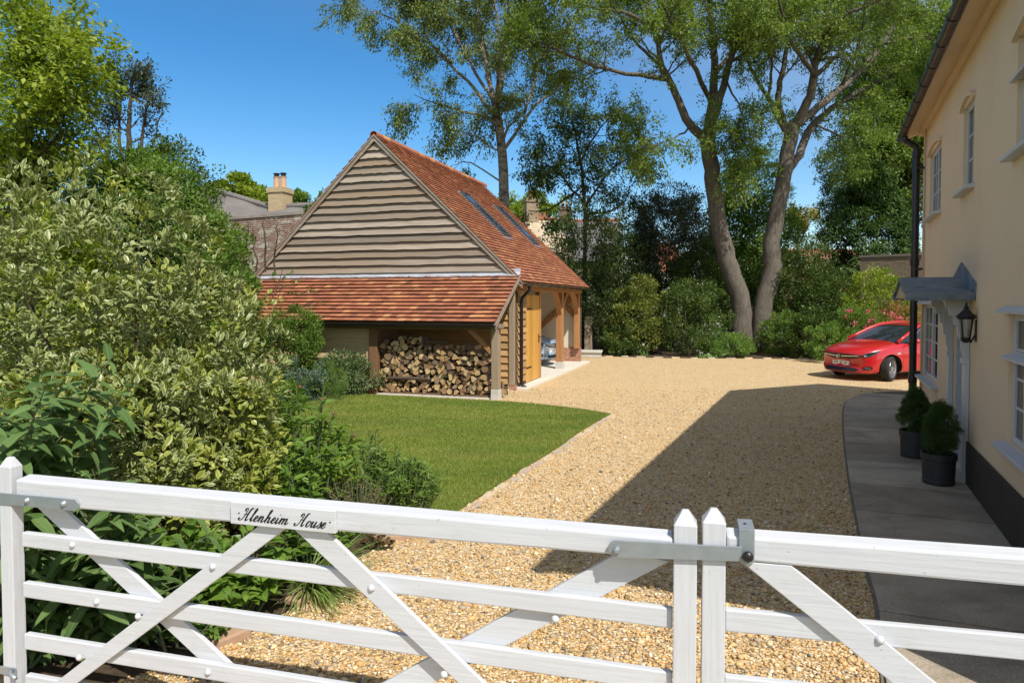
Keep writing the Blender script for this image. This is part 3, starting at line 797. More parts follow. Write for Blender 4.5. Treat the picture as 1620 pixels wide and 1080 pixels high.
def boards(mb, zlo, zhi, xl, xr, y0, expo=.19, out=.050, mi=0, wav=.006, seg=14, ax='y', seed=1):
    """overlapping waney edged boards; xl(z), xr(z) give the ends; faces -y (ax 'y') or +x (ax 'x')"""
    r = random.Random(seed)
    z = zlo
    while z < zhi - .03:
        zt = min(z + expo + .03, zhi)
        a0, a1 = xl(z), xr(z); b0, b1 = xl(zt), xr(zt)
        if a1 - a0 < .05: break
        b1 = max(b1, b0 + .01)
        w0 = [r.uniform(-wav, wav) for _ in range(seg + 1)]
        for k in range(1, seg): w0[k] = (w0[k-1] + w0[k] * 2) / 2.4
        t = r.random()
        vs = []
        for k in range(seg + 1):
            s = k / seg; xa = a0 + (a1 - a0) * s; xb = b0 + (b1 - b0) * s; zz = z + w0[k]
            for x, yy, h in ((xa, -out, zz), (xa, -out + .022, zz), (xb, -.004, zt), (xb, .004, zt)):
                vs.append((x, y0 + yy, h) if ax == 'y' else (y0 - yy, x, h))
        fs = []
        for k in range(seg):
            i = 4 * k; j = i + 4
            fs += [(i, j, j+2, i+2), (i+1, j+1, j, i), (i+2, j+2, j+3, i+3), (i+3, j+3, j+1, i+1)]
        fs += [(0, 2, 3, 1), (4*seg, 4*seg+1, 4*seg+3, 4*seg+2)]
        if ax == 'x': pass
        mb.add(vs, fs, mi, t)
        z += expo
mb = MB()
lim = lambda z: halfw - .24 - max(0, (z - roofz(RX + halfw - .24) + .16)) / SLP if z > roofz(RX + halfw - .24) - .16 else halfw - .24
boards(mb, 2.74, RZ - .20, lambda z: RX - max(.01, (RZ - .15 - z) / SLP if (RZ - .15 - z) / SLP < 3.55 else 3.55), lambda z: RX + max(.01, (RZ - .15 - z) / SLP if (RZ - .15 - z) / SLP < 3.55 else 3.55), -.01, expo=.186, out=.072, seed=3, wav=.011, seg=22)
mb.build("gable_boarding", OAKGREY, gar_root)
mb = MB(); boards(mb, .14, 2.72, lambda z: -7.15, lambda z: -.13, -.01, expo=.165, seed=5); mb.build("lower_boarding", OAKNEW, gar_root)
mb = MB(); boards(mb, .16, 2.36, lambda z: .12, lambda z: .80, .004, expo=.165, ax='x', seg=4, seed=9); mb.build("side_boarding", OAKNEWY, gar_root)
# carcass: gable wall, left and back walls, plaster lining
mb = MB()
gw = [(-7.1, .0), (0, .0), (0, roofz(0) - .1), (RX, RZ - .1), (-7.1, roofz(-7.1) - .1)]
mb.prism(gw, lambda a, b, k: (a, .0 if k else .09, b), 0)
mb.box((-7.1, .09, 0), (-7.0, 7.2, 2.55), 0)
gb = [(-7.1, .0), (0, .0), (0, roofz(0) - .1), (RX, RZ - .1), (-7.1, roofz(-7.1) - .1)]
mb.prism(gb, lambda a, b, k: (a, 7.2 if k else 7.29, b), 0)
mb.box((-.12, .12, .0), (.0, .86, 2.4), 0)
mb.build("wall", plain("sheathing", (.11, .085, .06), .95, var=.3), gar_root)
mb = MB(); mb.box((-6.99, 7.13, .5), (-.14, 7.19, 2.6)); mb.box((-6.99, .2, .05), (-6.93, 7.12, 2.6)); mb.box((-6.9, .10, .05), (-.14, .16, 2.6)); mb.box((-6.99, .1, 2.6), (-.16, 7.12, 2.66))
mb.build("plaster_lining", PLASTER, gar_root)
mb = MB(); mb.box((-6.9, 7.06, .05), (.02, 7.20, .50)); mb.build("brick_plinth", BRICK, gar_root)
mb = MB(); mb.box((-7.15, .02, -.1), (.27, 7.45, .055)); mb.build("floor_slab", plain("pale_slab", (.62, .58, .50), .9, var=.12, scale=3, bump=.2), gar_root, bevel=.01)
# oak frame
def tim(name, p, q, w, h, up=(0, 0, 1), m=OAKPOST, parent=gar_root, bev=.008):
    mb = MB(); mb.bar(p, q, w, h, up); return mb.build(name, m, parent, bevel=bev)
def padstone(x, y, z0, z1, s=.12, parent=gar_root):
    mb = MB(); t = s * .9; mb.hexa([(x-s, y-s, z0), (x+s, y-s, z0), (x+s, y+s, z0), (x-s, y+s, z0), (x-t, y-t, z1), (x+t, y-t, z1), (x+t, y+t, z1), (x-t, y+t, z1)]); mb.build("pad_stone", STONE, parent, bevel=.01)
tim("corner_post", (-.065, -.02, .12), (-.065, -.02, 2.66), .13, .13, (0, 1, 0), OAKGREYZ)
mb = MB(); mb.box((-.16, -.09, -.02), (.03, .10, .12)); mb.build("corner_plinth", BRICK, gar_root, bevel=.01)
tim("door_post", (-.055, 2.17, .05), (-.055, 2.17, 2.38), .13, .13, (0, 1, 0))
p2 = tim("bay_post", (-.085, 4.66, .26), (-.085, 4.66, 2.38), .19, .20, (0, 1, 0)); padstone(-.085, 4.66, .05, .26, .115)
p3 = tim("bay_post", (-.085, 6.98, .50), (-.085, 6.98, 2.38), .17, .18, (0, 1, 0))
tim("wall_plate", (-.06, .0, 2.37), (-.06, 7.25, 2.37), .16, .15, (0, 0, 1), OAKBEAM)
def arch_brace(name, a, b, bulge, w=.10, h=.16, parent=gar_root, m=OAKPOST, n=8):
    a = Vector(a); b = Vector(b); mid = (a + b) / 2 + Vector(bulge)
    mb = MB(); prev = None
    for k in range(n + 1):
        t = k / n; p = a * (1-t)**2 + mid * 2*t*(1-t) + b * t*t
        if prev is not None:
            dd = (p - prev); mb.bar(prev - dd * .06, p + dd * .06, w, h, (1, 0, 0) if abs(dd.x) < 1e-4 else (0, 1, 0))
        prev = p
    mb.build(name, m, parent)
arch_brace("arch_brace", (-.085, 4.62, 1.62), (-.085, 3.93, 2.33), (0, .12, .1), .09, .15)
arch_brace("arch_brace", (-.085, 4.70, 1.62), (-.085, 5.40, 2.33), (0, -.12, .1), .09, .15)
arch_brace("arch_brace", (-.085, 6.94, 1.62), (-.085, 6.25, 2.33), (0, .12, .1), .09, .15)
tim("wall_brace", (-2.0, 7.09, .58), (-.30, 7.09, 2.15), .16, .07, (0, 1, 0)); tim("wall_brace", (-.95, 7.07, 2.4), (-.18, 7.07, 1.55), .15, .06, (0, 1, 0))
tim("wall_post", (-3.5, 7.08, .5), (-3.5, 7.08, 2.6), .18, .08, (0, 1, 0)); tim("wall_post", (-2.05, 7.085, .5), (-2.05, 7.085, 2.6), .15, .07, (0, 1, 0))
# side door
mb = MB(); r = random.Random(2); y = .87; pw = (2.10 - .87) / 8
for k in range(8):
    mb.box((-.052, y + .002, .07), (-.005, y + pw - .002, 2.20), 0, r.random()); y += pw
mb.box((-.05, .87, .07), (-.010, 2.10, 2.20), 0, .2)
door = mb.build("door", DOOROAK, gar_root, bevel=.003)
for z in (.42, 1.86):
    mb = MB(); mb.prism([(.86, z-.022), (1.36, z-.014), (1.385, z), (1.36, z+.014), (.86, z+.022)], lambda a, b, k: (.004 if k else -.006, a, b)); mb.build("strap_hinge", BLACKIRON, door)
mb = MB(); mb.box((-.006, 2.0, .98), (.004, 2.06, 1.20)); mb.tube([(.0, 2.03, 1.13), (.05, 2.03, 1.13), (.055, 1.93, 1.13)], .011, 8); mb.tube([(.0, 2.03, 1.02), (.008, 2.03, 1.02)], .013, 8); mb.build("handle", BLACKIRON, door)
# gutters and downpipe
def half_gutter(name, p, q, r, parent, mat=BLACK, brk=.9):
    p = Vector(p); q = Vector(q); d = (q - p).normalized(); s = d.cross(Vector((0, 0, 1))).normalized()
    mb = MB(); prof = [(r * math.cos(t), r * math.sin(t)) for t in np.linspace(0, -math.pi, 11)] + [((r-.006) * math.cos(t), (r-.006) * math.sin(t)) for t in np.linspace(-math.pi, 0, 11)]
    mb.prism(prof, lambda a, b, k: (q if k else p) + s * a + Vector((0, 0, b)))
    for e in (p, q):
        mb.prism([(r * math.cos(t), r * math.sin(t)) for t in np.linspace(0, -math.pi, 11)], lambda a, b, k, e=e: e + d * (.003 if k else -.003) + s * a + Vector((0, 0, b)))
    o = mb.build(name, mat, parent)
    L_ = (q - p).length; n = max(1, int(L_ / brk))
    for i in range(n + 1):
        mb = MB(); c = p + d * (L_ * (i + .5) / (n + 1)); R_ = r + .008
        pr = [(R_ * math.cos(t), R_ * math.sin(t)) for t in np.linspace(.1, -math.pi - .1, 12)] + [((r - .001) * math.cos(t), (r - .001) * math.sin(t)) for t in np.linspace(-math.pi - .1, .1, 12)]
        mb.prism(pr, lambda a, b, k, c=c: c + d * (.03 if k else -.03) + s * a + Vector((0, 0, b)))
        mb.build("gutter_bracket", mat, o)
    return o
half_gutter("eaves_gutter", (.285, -.10, 2.455), (.285, 7.44, 2.455), .058, gar_root)
mb = MB()
mb.tube([(.285, .20, 2.40), (.285, .20, 2.30), (.10, .22, 2.12), (.085, .22, 2.02), (.085, .22, .16), (.10, .22, .10), (.20, .24, .02)], .040, 10)
for z in (2.0, 1.1, .3): mb.lathe([(.046, -.03), (.046, .03)], (.085, .22, z), (0, 0, 1), 12)
mb.build("downpipe", BLACK, gar_root, smooth=False)
# rooflights
for a0, lab in ((2.55, 0), (5.45, 1)):
    d = Vector((1, 0, -SLP)).normalized(); nn = Vector((SLP, 0, 1)).normalized(); o_ = Vector((RX, -.0, RZ))
    P = lambda a, dd, h: o_ + Vector((0, a, 0)) + d * dd + nn * h
    mb = MB()
    A0, A1, D0, D1, f = a0, a0 + .62, 1.58, 3.32, .055
    for (x0, x1, y0, y1) in ((A0, A1, D0, D0 + f), (A0, A1, D1 - f, D1), (A0, A0 + f, D0 + f, D1 - f), (A1 - f, A1, D0 + f, D1 - f)):
        mb.hexa([P(x1, y0, .0), P(x0, y0, .0), P(x0, y1, .0), P(x1, y1, .0), P(x1, y0, .085), P(x0, y0, .085), P(x0, y1, .085), P(x1, y1, .085)])
    mb.hexa([P(A1 + .07, D0 - .1, .02), P(A0 - .07, D0 - .1, .02), P(A0 - .07, D1 + .12, .02), P(A1 + .07, D1 + .12, .02), P(A1 + .07, D0 - .1, .03), P(A0 - .07, D0 - .1, .03), P(A0 - .07, D1 + .12, .03), P(A1 + .07, D1 + .12, .03)], 1)
    rl = mb.build("rooflight", [plain("grey_metal", (.10, .11, .12), .35, metal=.5), LEAD], gar_root, bevel=.004)
    mb = MB(); mb.hexa([P(A1 - f, D0 + f, .05), P(A0 + f, D0 + f, .05), P(A0 + f, D1 - f, .05), P(A1 - f, D1 - f, .05), P(A1 - f, D0 + f, .068), P(A0 + f, D0 + f, .068), P(A0 + f, D1 - f, .068), P(A1 - f, D1 - f, .068)])
    mb.build("pane", GLASS, rl)
# ---- lean-to log store on the gable
LZ0, LZ1, LY = 2.68, 1.60, -1.78
mb = MB()
tile_slope(mb, (-7.3, .0, LZ0), (1, 0, 0), (0, LY, LZ1 - LZ0), 7.44, math.hypot(LY, LZ1 - LZ0), gauge=.158, w=.168, th=.020, lift0=.046)
q = [(-7.28, LY + .03, LZ1 - .045), (.13, LY + .03, LZ1 - .045), (.13, -.01, LZ0 - .045), (-7.28, -.01, LZ0 - .045)]
mb.hexa([Vector(p) for p in q] + [Vector(p) + Vector((0, 0, .035)) for p in q], 1, .4)
lr = mb.build("lean_to_roof", [TILE, DARKWOOD], gar_root)
mb = MB(); r = random.Random(4)
x = -7.3; k = 0
while x < .1:
    w = 1.5; n = 10
    pts = [x + w * i / n for i in range(n + 1)]
    for a, b in zip(pts, pts[1:]):
        a = min(a, .14); b = min(b, .14)
        if b - a < .02: continue
        e0, e1 = r.uniform(-.012, .012), r.uniform(-.012, .012)
        mb.add([(a, -.034, 2.80), (b, -.034, 2.80), (b, -.038, 2.715), (a, -.038, 2.715), (b, -.17 + e1, 2.622), (a, -.17 + e0, 2.622)], [(3, 2, 1, 0), (5, 4, 2, 3)], 0, r.random())
    x += w
mb.build("lead_flashing", plain("bright_lead", (.52, .55, .60), .4, metal=.25, var=.35, scale=3.5), lr)
mb = MB(); ya, za, yb, zb = -.02, LZ0, LY, LZ1
mb.hexa([(.10, yb, zb - .12), (.15, yb, zb - .12), (.15, ya, za - .10), (.10, ya, za - .10), (.10, yb, zb - .012), (.15, yb, zb - .012), (.15, ya, za - .012), (.10, ya, za - .012)])
mb.build("lean_to_barge_board", OAKGREY, gar_root)
half_gutter("lean_to_gutter", (-7.3, LY - .035, 1.565), (.14, LY - .035, 1.565), .055, gar_root)
tim("store_post", (.075, -1.56, .22), (.075, -1.56, 1.52), .16, .16, (0, 1, 0), OAKGREYZ); padstone(.075, -1.56, -.05, .22, .095)
tim("store_post", (-2.79, -1.52, .0), (-2.79, -1.52, 1.50), .20, .14, (0, 1, 0), wood('shaded_brown_post', (.16, .085, .045), (.25, .14, .075), 'z'))  # left post's brown is darkened to stand in for eaves shade
tim("eaves_beam", (-7.2, -1.56, 1.50), (.14, -1.56, 1.50), .12, .10, (0, 0, 1), wood("oak_beam_front", (.15, .10, .055), (.27, .18, .10), 'x'))
mb = MB(); mb.box((.155, -1.66, 1.50), (.235, -1.50, 1.58)); mb.build("beam_end", OAKGREY, gar_root)
arch_brace("store_brace", (-.02, -1.56, .98), (-.50, -1.56, 1.44), (.06, 0, -.03), .08, .10)
mb = MB(); boards(mb, .06, 1.45, lambda z: -7.1, lambda z: -2.89, -1.47, expo=.235, out=.03, seed=12, seg=10); mb.build("store_front_boarding", PINE, gar_root)
tim("board_batten", (-2.95, -1.51, .05), (-2.95, -1.51, 1.46), .10, .03, (0, 1, 0), PINE)
mb = MB(); mb.box((-2.86, -1.46, .0), (-2.82, -.06, 1.9)); mb.build("store_partition", DARKWOOD, gar_root)
mb = MB(); mb.box((-7.12, -1.46, 0), (-7.08, -.06, 1.9)); mb.build("store_end_wall", DARKWOOD, gar_root)
mb = MB(); mb.box((-2.7, -1.62, -.04), (-.05, -.10, .030)); mb.build("store_base", STONE, gar_root, bevel=.008)
mb = MB()
for y in (-1.50, -1.05, -.6): mb.box((-2.62, y - .03, .03), (-.06, y + .03, .07))
mb.build("log_bearer", DARKWOOD, gar_root)

# ---- firewood: every log of the front of the stack is a thing
def log_mesh(i):
    r = random.Random(100 + i); L_ = r.uniform(.30, .36); kind = i % 4; n = 14
    rad = 1.0
    if kind < 2:   # split wedge
        sp = r.uniform(.8, 1.7); out = [(0.0, -.45)] + [(math.sin(t) * (1 + r.uniform(-.08, .08)), -.45 + math.cos(t) * 1.25 * (1 + r.uniform(-.08, .08))) for t in np.linspace(-sp * .5, sp * .5, 7)]
        out = out[::-1]
    elif kind == 2: out = [(math.cos(t) * (.72 + r.uniform(-.09, .07)), math.sin(t) * (.66 + r.uniform(-.09, .07))) for t in np.linspace(0, 2*math.pi, 11)[:-1]]
    else: out = [(math.cos(t) * (.8 + r.uniform(-.08, .08)), max(-.28, math.sin(t) * .75) + r.uniform(-.04, .04)) for t in np.linspace(0, 2*math.pi, 12)[:-1]]
    s = .098
    out = [(a * s, b * s) for a, b in out]
    mb = MB(); n = len(out); skew = r.uniform(-.02, .02)
    a2 = sum(out[k][0] * out[(k+1) % n][1] - out[(k+1) % n][0] * out[k][1] for k in range(n))
    if a2 < 0: out = out[::-1]
    vs = [(a + skew, L_, b) for a, b in out] + [(a, r.uniform(-.006, .006), b) for a, b in out]
    mb.add(vs, [tuple(reversed(range(n)))], 1); mb.f.append(tuple(range(n, 2*n))); mb.m.append(0); mb.t.append(.5)
    for k in range(n): mb.f.append((k, (k+1) % n, n + (k+1) % n, n + k)); mb.m.append(1 if kind >= 2 or 1 <= k < n - 2 else 2); mb.t.append(.5)
    o = mb.build("log", [LOGEND, LOGBARK, plain("split_face", (.36, .24, .13), .95, var=.4, scale=20, bump=.5)])
    me = o.data; bpy.data.objects.remove(o); return me
log_meshes = [log_mesh(i) for i in range(20)]
lr_ = random.Random(31)
def put_log(x, y, z, sc=1.0, rot=None, label="split log with its cut end showing in the log stack", group="logs in the log store", rz=None):
    o = bpy.data.objects.new("log", lr_.choice(log_meshes)); link(o)
    o.location = gar(x, y, z); o.rotation_euler = (lr_.uniform(-.05, .05), lr_.uniform(0, 6.283) if rot is None else rot, -GANG + (lr_.uniform(-.10, .10) if rz is None else rz))
    o.scale = (sc * lr_.uniform(.8, 1.18), lr_.uniform(.9, 1.05), sc * lr_.uniform(.8, 1.18)); tag(o, label, "log", group)
z = .125; row = 0
def top_at(x):
    return float(np.interp(x, [-2.7, -2.45, -2.2, -1.95, -1.72, -1.62, -1.2, -.75, -.4, -.1], [1.02, 1.18, 1.24, 1.30, 1.30, 1.12, 1.08, 1.10, 1.06, .98]))
while z < 1.32:
    x = -2.62 + (.065 if row % 2 else 0)
    while x < -.10:
        if z < top_at(x): put_log(x, -1.52 + lr_.uniform(-.05, .06), z + lr_.uniform(-.012, .012), lr_.choice([.66, .8, .9, 1.0, 1.0, 1.12]))
        x += lr_.uniform(.112, .145)
    z += .102; row += 1
# a few long round poles lying along the front, and odd logs at the right end
for x, zz, ln in ((-2.45, .37, 1.05), (-1.55, 1.17, .55)):
    mb = MB(); mb.tube([(-ln/2, 0, 0), (0, .01, .012), (ln/2, 0, 0)], [.030, .034, .027], 10); o = mb.build("pole_log", LOGBARK, smooth=False)
    o.location = gar(x + ln/2, -1.56, zz); o.rotation_euler = (0, 0, -GANG); tag(o, "long grey round pole lying across the log stack near the bottom" if ln > 1 else "short round pole lying on top of the log stack", "log")
for k, (x, y, zz, rz) in enumerate([(.24, -1.20, .09, 1.2), (.20, -.80, .09, 1.5), (.12, -.5, .09, 1.35), (.12, -.95, .22, 1.4), (.03, -1.2, .30, 1.5), (.02, -1.1, .5, 1.5), (.03, -.9, .62, 1.45), (.02, -1.15, .72, 1.5)]):
    put_log(x - .1, y, zz, 1.0, None, "split log at the open right end of the log store, behind the pad stone post", "logs at the end of the log store", rz)
# ================================================================== THE CREAM HOUSE
hroot = thing("cream_house", "cream rendered two storey house with black plinth, gutter and white windows", "house", HA, -HANG)
HL, HD, HZ = 9.93, 8.8, 5.0
WINS = [ # y0, y1, z0, z1, columns, panes rows, transom, brow
    (7.80, 9.02, 3.38, 4.38, 4, 3, None, True), (5.30, 5.97, 3.37, 4.34, 2, 3, None, True), (2.20, 3.36, 3.33, 4.30, 4, 3, 3.98, True),
    (7.80, 9.60, .84, 2.00, 5, 4, None, False), (2.30, 3.45, .84, 1.95, 4, 4, 1.60, False)]
DOORO = (5.42, 6.36, .03, 2.02)
def wall_open(mb, L_, H_, holes, mi=0):
    ys = sorted({0, L_, *[h[0] for h in holes], *[h[1] for h in holes]}); zs = sorted({0, H_, *[h[2] for h in holes], *[h[3] for h in holes]})
    for a, b in zip(ys, ys[1:]):
        for c, d in zip(zs, zs[1:]):
            ym, zm = (a+b)/2, (c+d)/2
            if any(h[0] < ym < h[1] and h[2] < zm < h[3] for h in holes): continue
            n = max(1, int((b-a)/.6)); 
            for i in range(n):
                y0, y1 = a+(b-a)*i/n, a+(b-a)*(i+1)/n
                mb.add([(0, y1, c), (0, y0, c), (0, y0, d), (0, y1, d)], [(0, 1, 2, 3)], mi)
    for h in holes:
        y0, y1, z0, z1 = h[:4]; D = .16
        mb.add([(0,y0,z0),(0,y1,z0),(0,y1,z1),(0,y0,z1),(D,y0,z0),(D,y1,z0),(D,y1,z1),(D,y0,z1)], [(0,4,5,1),(1,5,6,2),(2,6,7,3),(3,7,4,0)], mi)
mb = MB()
wall_open(mb, HL, HZ, [w[:4] for w in WINS] + [DOORO])
mb.box((.30, .02, 0), (HD, .2, HZ)); mb.add([(0,0,0),(.30,0,0),(.30,0,HZ),(0,0,HZ)], [(0,1,2,3)])
mb.add([(0,HL,0),(0,HL,HZ),(HD,HL,HZ),(HD,HL,0)], [(0,1,2,3)]); mb.box((HD-.1, .2, 0), (HD, HL-.01, HZ))
mb.box((.16, .2, .02), (.22, HL-.02, HZ-.02), 1)
for y in (0.0, HL):  # gables
    mb.prism([(0.0, HZ), (HD, HZ), (HD/2, HZ+HD/2)] , lambda a, b, k, y=y: (a, y + (.02 if (k == 0) else -.0) if y == 0 else y + (0 if k == 0 else -.02) , b))
mb.build("wall", [RENDER, plain("dark_room", (.03, .028, .026), .9)], hroot)
mb = MB()
for a, b in ((-.2, 5.26), (6.52, HL + .03)):
    mb.box((-.025, a, -.05), (-.002, b, .50))
mb.box((-.025, HL, -.05), (HD, HL + .03, .50)); mb.build("plinth", PLINTH, hroot, bevel=.01)
# roof, its near overhang stretched out of view to shade the near drive
mb = MB(); oh, ov, zf = .30, .22, 4.90
rz_ = HZ + HD/2 + .1
for sx in (0, 1):
    xe, xr = (-oh, HD/2) if sx == 0 else (HD + oh, HD/2)
    q = [(xe, -1.40, zf), (xr, -1.40, rz_), (xr, HL + ov, rz_), (xe, HL + ov, zf)]
    if sx: q = q[::-1]
    q = [Vector(p) for p in q]; mb.hexa([q[0], q[3], q[2], q[1]][::-1] + [p + Vector((0, 0, .09)) for p in [q[0], q[3], q[2], q[1]][::-1]], 0, .3)
mb.build("roof", plain("slate_roof", (.10, .09, .09), .8, var=.3), hroot)
mb = MB(); mb.hexa([(-oh + .01, -1.38, 4.875), (-.0, -1.38, 4.985), (-.0, HL + .2, 4.985), (-oh + .01, HL + .2, 4.875), (-oh + .01, -1.38, 4.895), (-.0, -1.38, 5.02), (-.0, HL + .2, 5.02), (-oh + .01, HL + .2, 4.895)])
mb.box((.001, -1.38, 4.95), (HD, -.01, 4.99)); mb.box((-.07, 0, 4.90), (-.004, HL + .1, 4.982)); mb.build("soffit", RENDER, hroot)  # flat near-end slab is unseen, added to complete the overhang's cast shadow
gt = half_gutter("house_gutter", (-.335, -1.40, 4.915), (-.335, HL + .24, 4.915), .062, hroot, BLACK, .82)
mb = MB(); mb.box((-oh - .015, -1.39, 4.85), (-oh + .008, HL + .2, 4.965)); mb.build("fascia", BLACK, hroot)
mb = MB(); y = 9.72
mb.tube([(-.30, y, 4.86), (-.30, y, 4.80), (-.14, y, 4.68), (-.125, y, 4.60), (-.125, y, .10), (-.20, y, .02)], .058, 12)
for z in (4.55, 2.72, .72): mb.lathe([(.066, -.06), (.07, -.05), (.07, .05), (.066, .06)], (-.125, y, z), (0, 0, 1), 14)
for z in (4.3, 2.60, .85): mb.box((-.125, y - .11, z - .02), (-.005, y - .05, z + .02))
mb.build("downpipe", BLACK, hroot)
mb = MB()
mb.tube([(-.022, 9.45, 4.9), (-.022, 9.45, .7)], .009, 6); mb.tube([(-.03, 9.40, 2.0), (-.03, 9.40, .3)], .012, 6)
mb.build("cable", plain("cable_buff", (.45, .36, .25), .7), hroot)

def window(y0, y1, z0, z1, nc, nr, transom, brow):
    f, xo = .055, .035
    mb = MB()
    zs = [(z0, z1)] if not transom else [(z0, transom), (transom, z1)]
    mb.box((xo, y0, z0), (.11, y0 + f, z1)); mb.box((xo, y1 - f, z0), (.11, y1, z1)); mb.box((xo, y0 + f, z0), (.11, y1 - f, z0 + f)); mb.box((xo, y0 + f, z1 - f), (.11, y1 - f, z1))
    nsplit = 2 if y1 - y0 > .9 else 1
    for k in range(1, nsplit):
        ym = y0 + (y1 - y0) * k / nsplit; mb.box((xo + .004, ym - .03, z0 + f), (.108, ym + .03, z1 - f))
    if transom: mb.box((xo + .002, y0 + f, transom - .03), (.109, y1 - f, transom + .03))
    w = mb.build("window", WHITEZ, hroot, bevel=.004)
    mb = MB()
    for k in range(1, nc):
        if nsplit == 2 and k * 2 == nc: continue
        ym = y0 + f + (y1 - y0 - 2 * f) * k / nc; mb.box((xo + .012, ym - .013, z0 + f), (.075, ym + .013, z1 - f))
    for k in range(1, nr):
        zm = z0 + f + (z1 - z0 - 2 * f) * k / nr; mb.box((xo + .015, y0 + f, zm - .012), (.073, y1 - f, zm + .012))
    mb.build("glazing_bars", WHITEZ, w)
    mb = MB(); mb.box((.055, y0 + f, z0 + f), (.062, y1 - f, z1 - f)); mb.build("pane", GLASS, w)
    mb = MB(); mb.hexa([(-.10, y0 - .10, z0 - .065), (.03, y0 - .10, z0 - .06), (.03, y1 + .10, z0 - .06), (-.10, y1 + .10, z0 - .065), (-.10, y0 - .10, z0 - .028), (.03, y0 - .10, z0 - .002), (.03, y1 + .10, z0 - .002), (-.10, y1 + .10, z0 - .028)])
    mb.build("sill", WHITE, w, bevel=.006)
    if transom:
        mb = MB(); mb.hexa([(-.045, y0 - .08, transom - .045), (.036, y0 - .08, transom - .04), (.036, y1 + .08, transom - .04), (-.045, y1 + .08, transom - .045), (-.045, y0 - .08, transom - .02), (.036, y0 - .08, transom + .02), (.036, y1 + .08, transom + .02), (-.045, y1 + .08, transom - .02)]); mb.build("drip_shelf", WHITE, w, bevel=.004)
    if brow:
        n = 10; mb = MB()
        o_ = [(y0 - .06 + (y1 - y0 + .12) * i / n, z1 + .015 + .085 * math.sin(math.pi * i / n)) for i in range(n + 1)]; i_ = [(a, b - .04) for a, b in o_][::-1]
        mb.prism(o_ + i_, lambda a, b, k: (-.045 if k else -.001, a, b)); mb.build("brow", RENDER, w)
        mb = MB(); mb.prism([(a, b) for a, b in o_] + [(y1, z1 - .001), (y0, z1 - .001)], lambda a, b, k: (-.004 if k else .0, a, b)); mb.build("brow_infill", RENDER, w)
    else:
        mb = MB(); mb.hexa([(-.085, y0 - .12, z1 + .01), (-.002, y0 - .12, z1 + .01), (-.002, y1 + .12, z1 + .01), (-.085, y1 + .12, z1 + .01), (-.085, y0 - .12, z1 + .035), (-.002, y0 - .12, z1 + .075), (-.002, y1 + .12, z1 + .075), (-.085, y1 + .12, z1 + .035)]); mb.build("hood", WHITE, w, bevel=.004)
    mb = MB()
    for z in (z0 + .18, z1 - .18): mb.box((xo - .012, y0 + .045, z - .03), (xo + .001, y0 + .075, z + .03))
    mb.build("casement_hinge", BLACKIRON, w)
for w in WINS: window(*w)

# front door with pilasters, brackets and lead canopy
mb = MB(); y0, y1 = DOORO[:2]
mb.box((.10, y0 + .05, .05), (.145, y1 - .05, 1.98))
for a, b in ((y0 + .14, y0 + .43), (y0 + .51, y1 - .14)):
    for c, d in ((.22, .85), (1.0, 1.80)): mb.box((.093, a, c), (.0995, b, d), 0, .8)
dr = mb.build("front_door", plain("blue_grey_door", (.20, .255, .33), .4, var=.05), hroot, bevel=.004)
mb = MB(); mb.lathe([(.02, 0), (.02, .02), (.032, .04), (.028, .06), (.001, .07)], (.10, y0 + .12, 1.0), (-1, 0, 0), 14); mb.build("door_knob", plain("brass", (.55, .38, .12), .3, metal=1.0), dr, smooth=True)
mb = MB()
for a, b in ((y0, y0 + .05), (y1 - .05, y1)): mb.box((.02, a, .0), (.155, b, 2.02))
mb.box((.021, y0 + .05, 1.98), (.155, y1 - .05, 2.02)); mb.build("door_frame", WHITEZ, hroot)
for a in (y0 - .17, y1 + .02):
    mb = MB(); mb.box((-.055, a, .0), (-.003, a + .15, 1.42)); mb.box((-.075, a - .015, .0), (-.003, a + .165, .16)); mb.box((-.075, a - .01, 1.36), (-.003, a + .16, 1.43)); mb.build("pilaster", WHITEZ, hroot, bevel=.005)
    prof = [(0.0, 2.16), (-.50, 2.16), (-.52, 2.10), (-.47, 2.05), (-.45, 1.99), (-.40, 1.98), (-.37, 1.90), (-.30, 1.90), (-.29, 1.80), (-.22, 1.77), (-.21, 1.66), (-.15, 1.62), (-.15, 1.52), (-.11, 1.46), (-.10, 1.40), (0, 1.38)]
    mb = MB(); mb.prism(prof, lambda p, q, k, a=a: (p * .52 - .003, a + (.035 if k else .115), q)); mb.build("porch_bracket", WHITEZ, hroot, bevel=.004)
cy, cw, cz, ce, cp = 5.86, .86, 2.35, 2.16, .66
mb = MB()
for s in (-1, 1):
    ye = cy + s * cw
    n = 8
    for i in range(n):
        t0, t1 = i / n, (i + 1) / n
        sag = lambda t: .03 * math.sin(math.pi * t)
        a0, a1 = cy + s * cw * t0, cy + s * cw * t1; h0, h1 = cz + (ce - cz) * t0 - sag(t0), cz + (ce - cz) * t1 - sag(t1)
        q = [(-cp, a0, h0 - .03), (-.003, a0, h0 - .03), (-.003, a1, h1 - .03), (-cp, a1, h1 - .03)]
        if s > 0: q = [q[0], q[1], q[2], q[3]]
        else: q = [q[3], q[2], q[1], q[0]]
        mb.hexa([Vector(p) for p in q] + [Vector(p) + Vector((0, 0, .03)) for p in q])
    e = []
    n = 9   # dressed lead edge hanging in scallops
    top = [(-cp + cp * i / (n * 4), ce + .002) for i in range(n * 4 + 1)]; bot = [(x, ce - .075 - .022 * abs(math.sin(math.pi * i / 4))) for i, (x, z) in enumerate(top)]
    mb.prism([(min(x, -.004), z) for x, z in bot] + [(min(x, -.004), z) for x, z in top][::-1], lambda p, q, k, ye=ye, s=s: (p, ye + (-.012 if k else .004) , q))
canopy = mb.build("porch_canopy", LEAD, hroot)
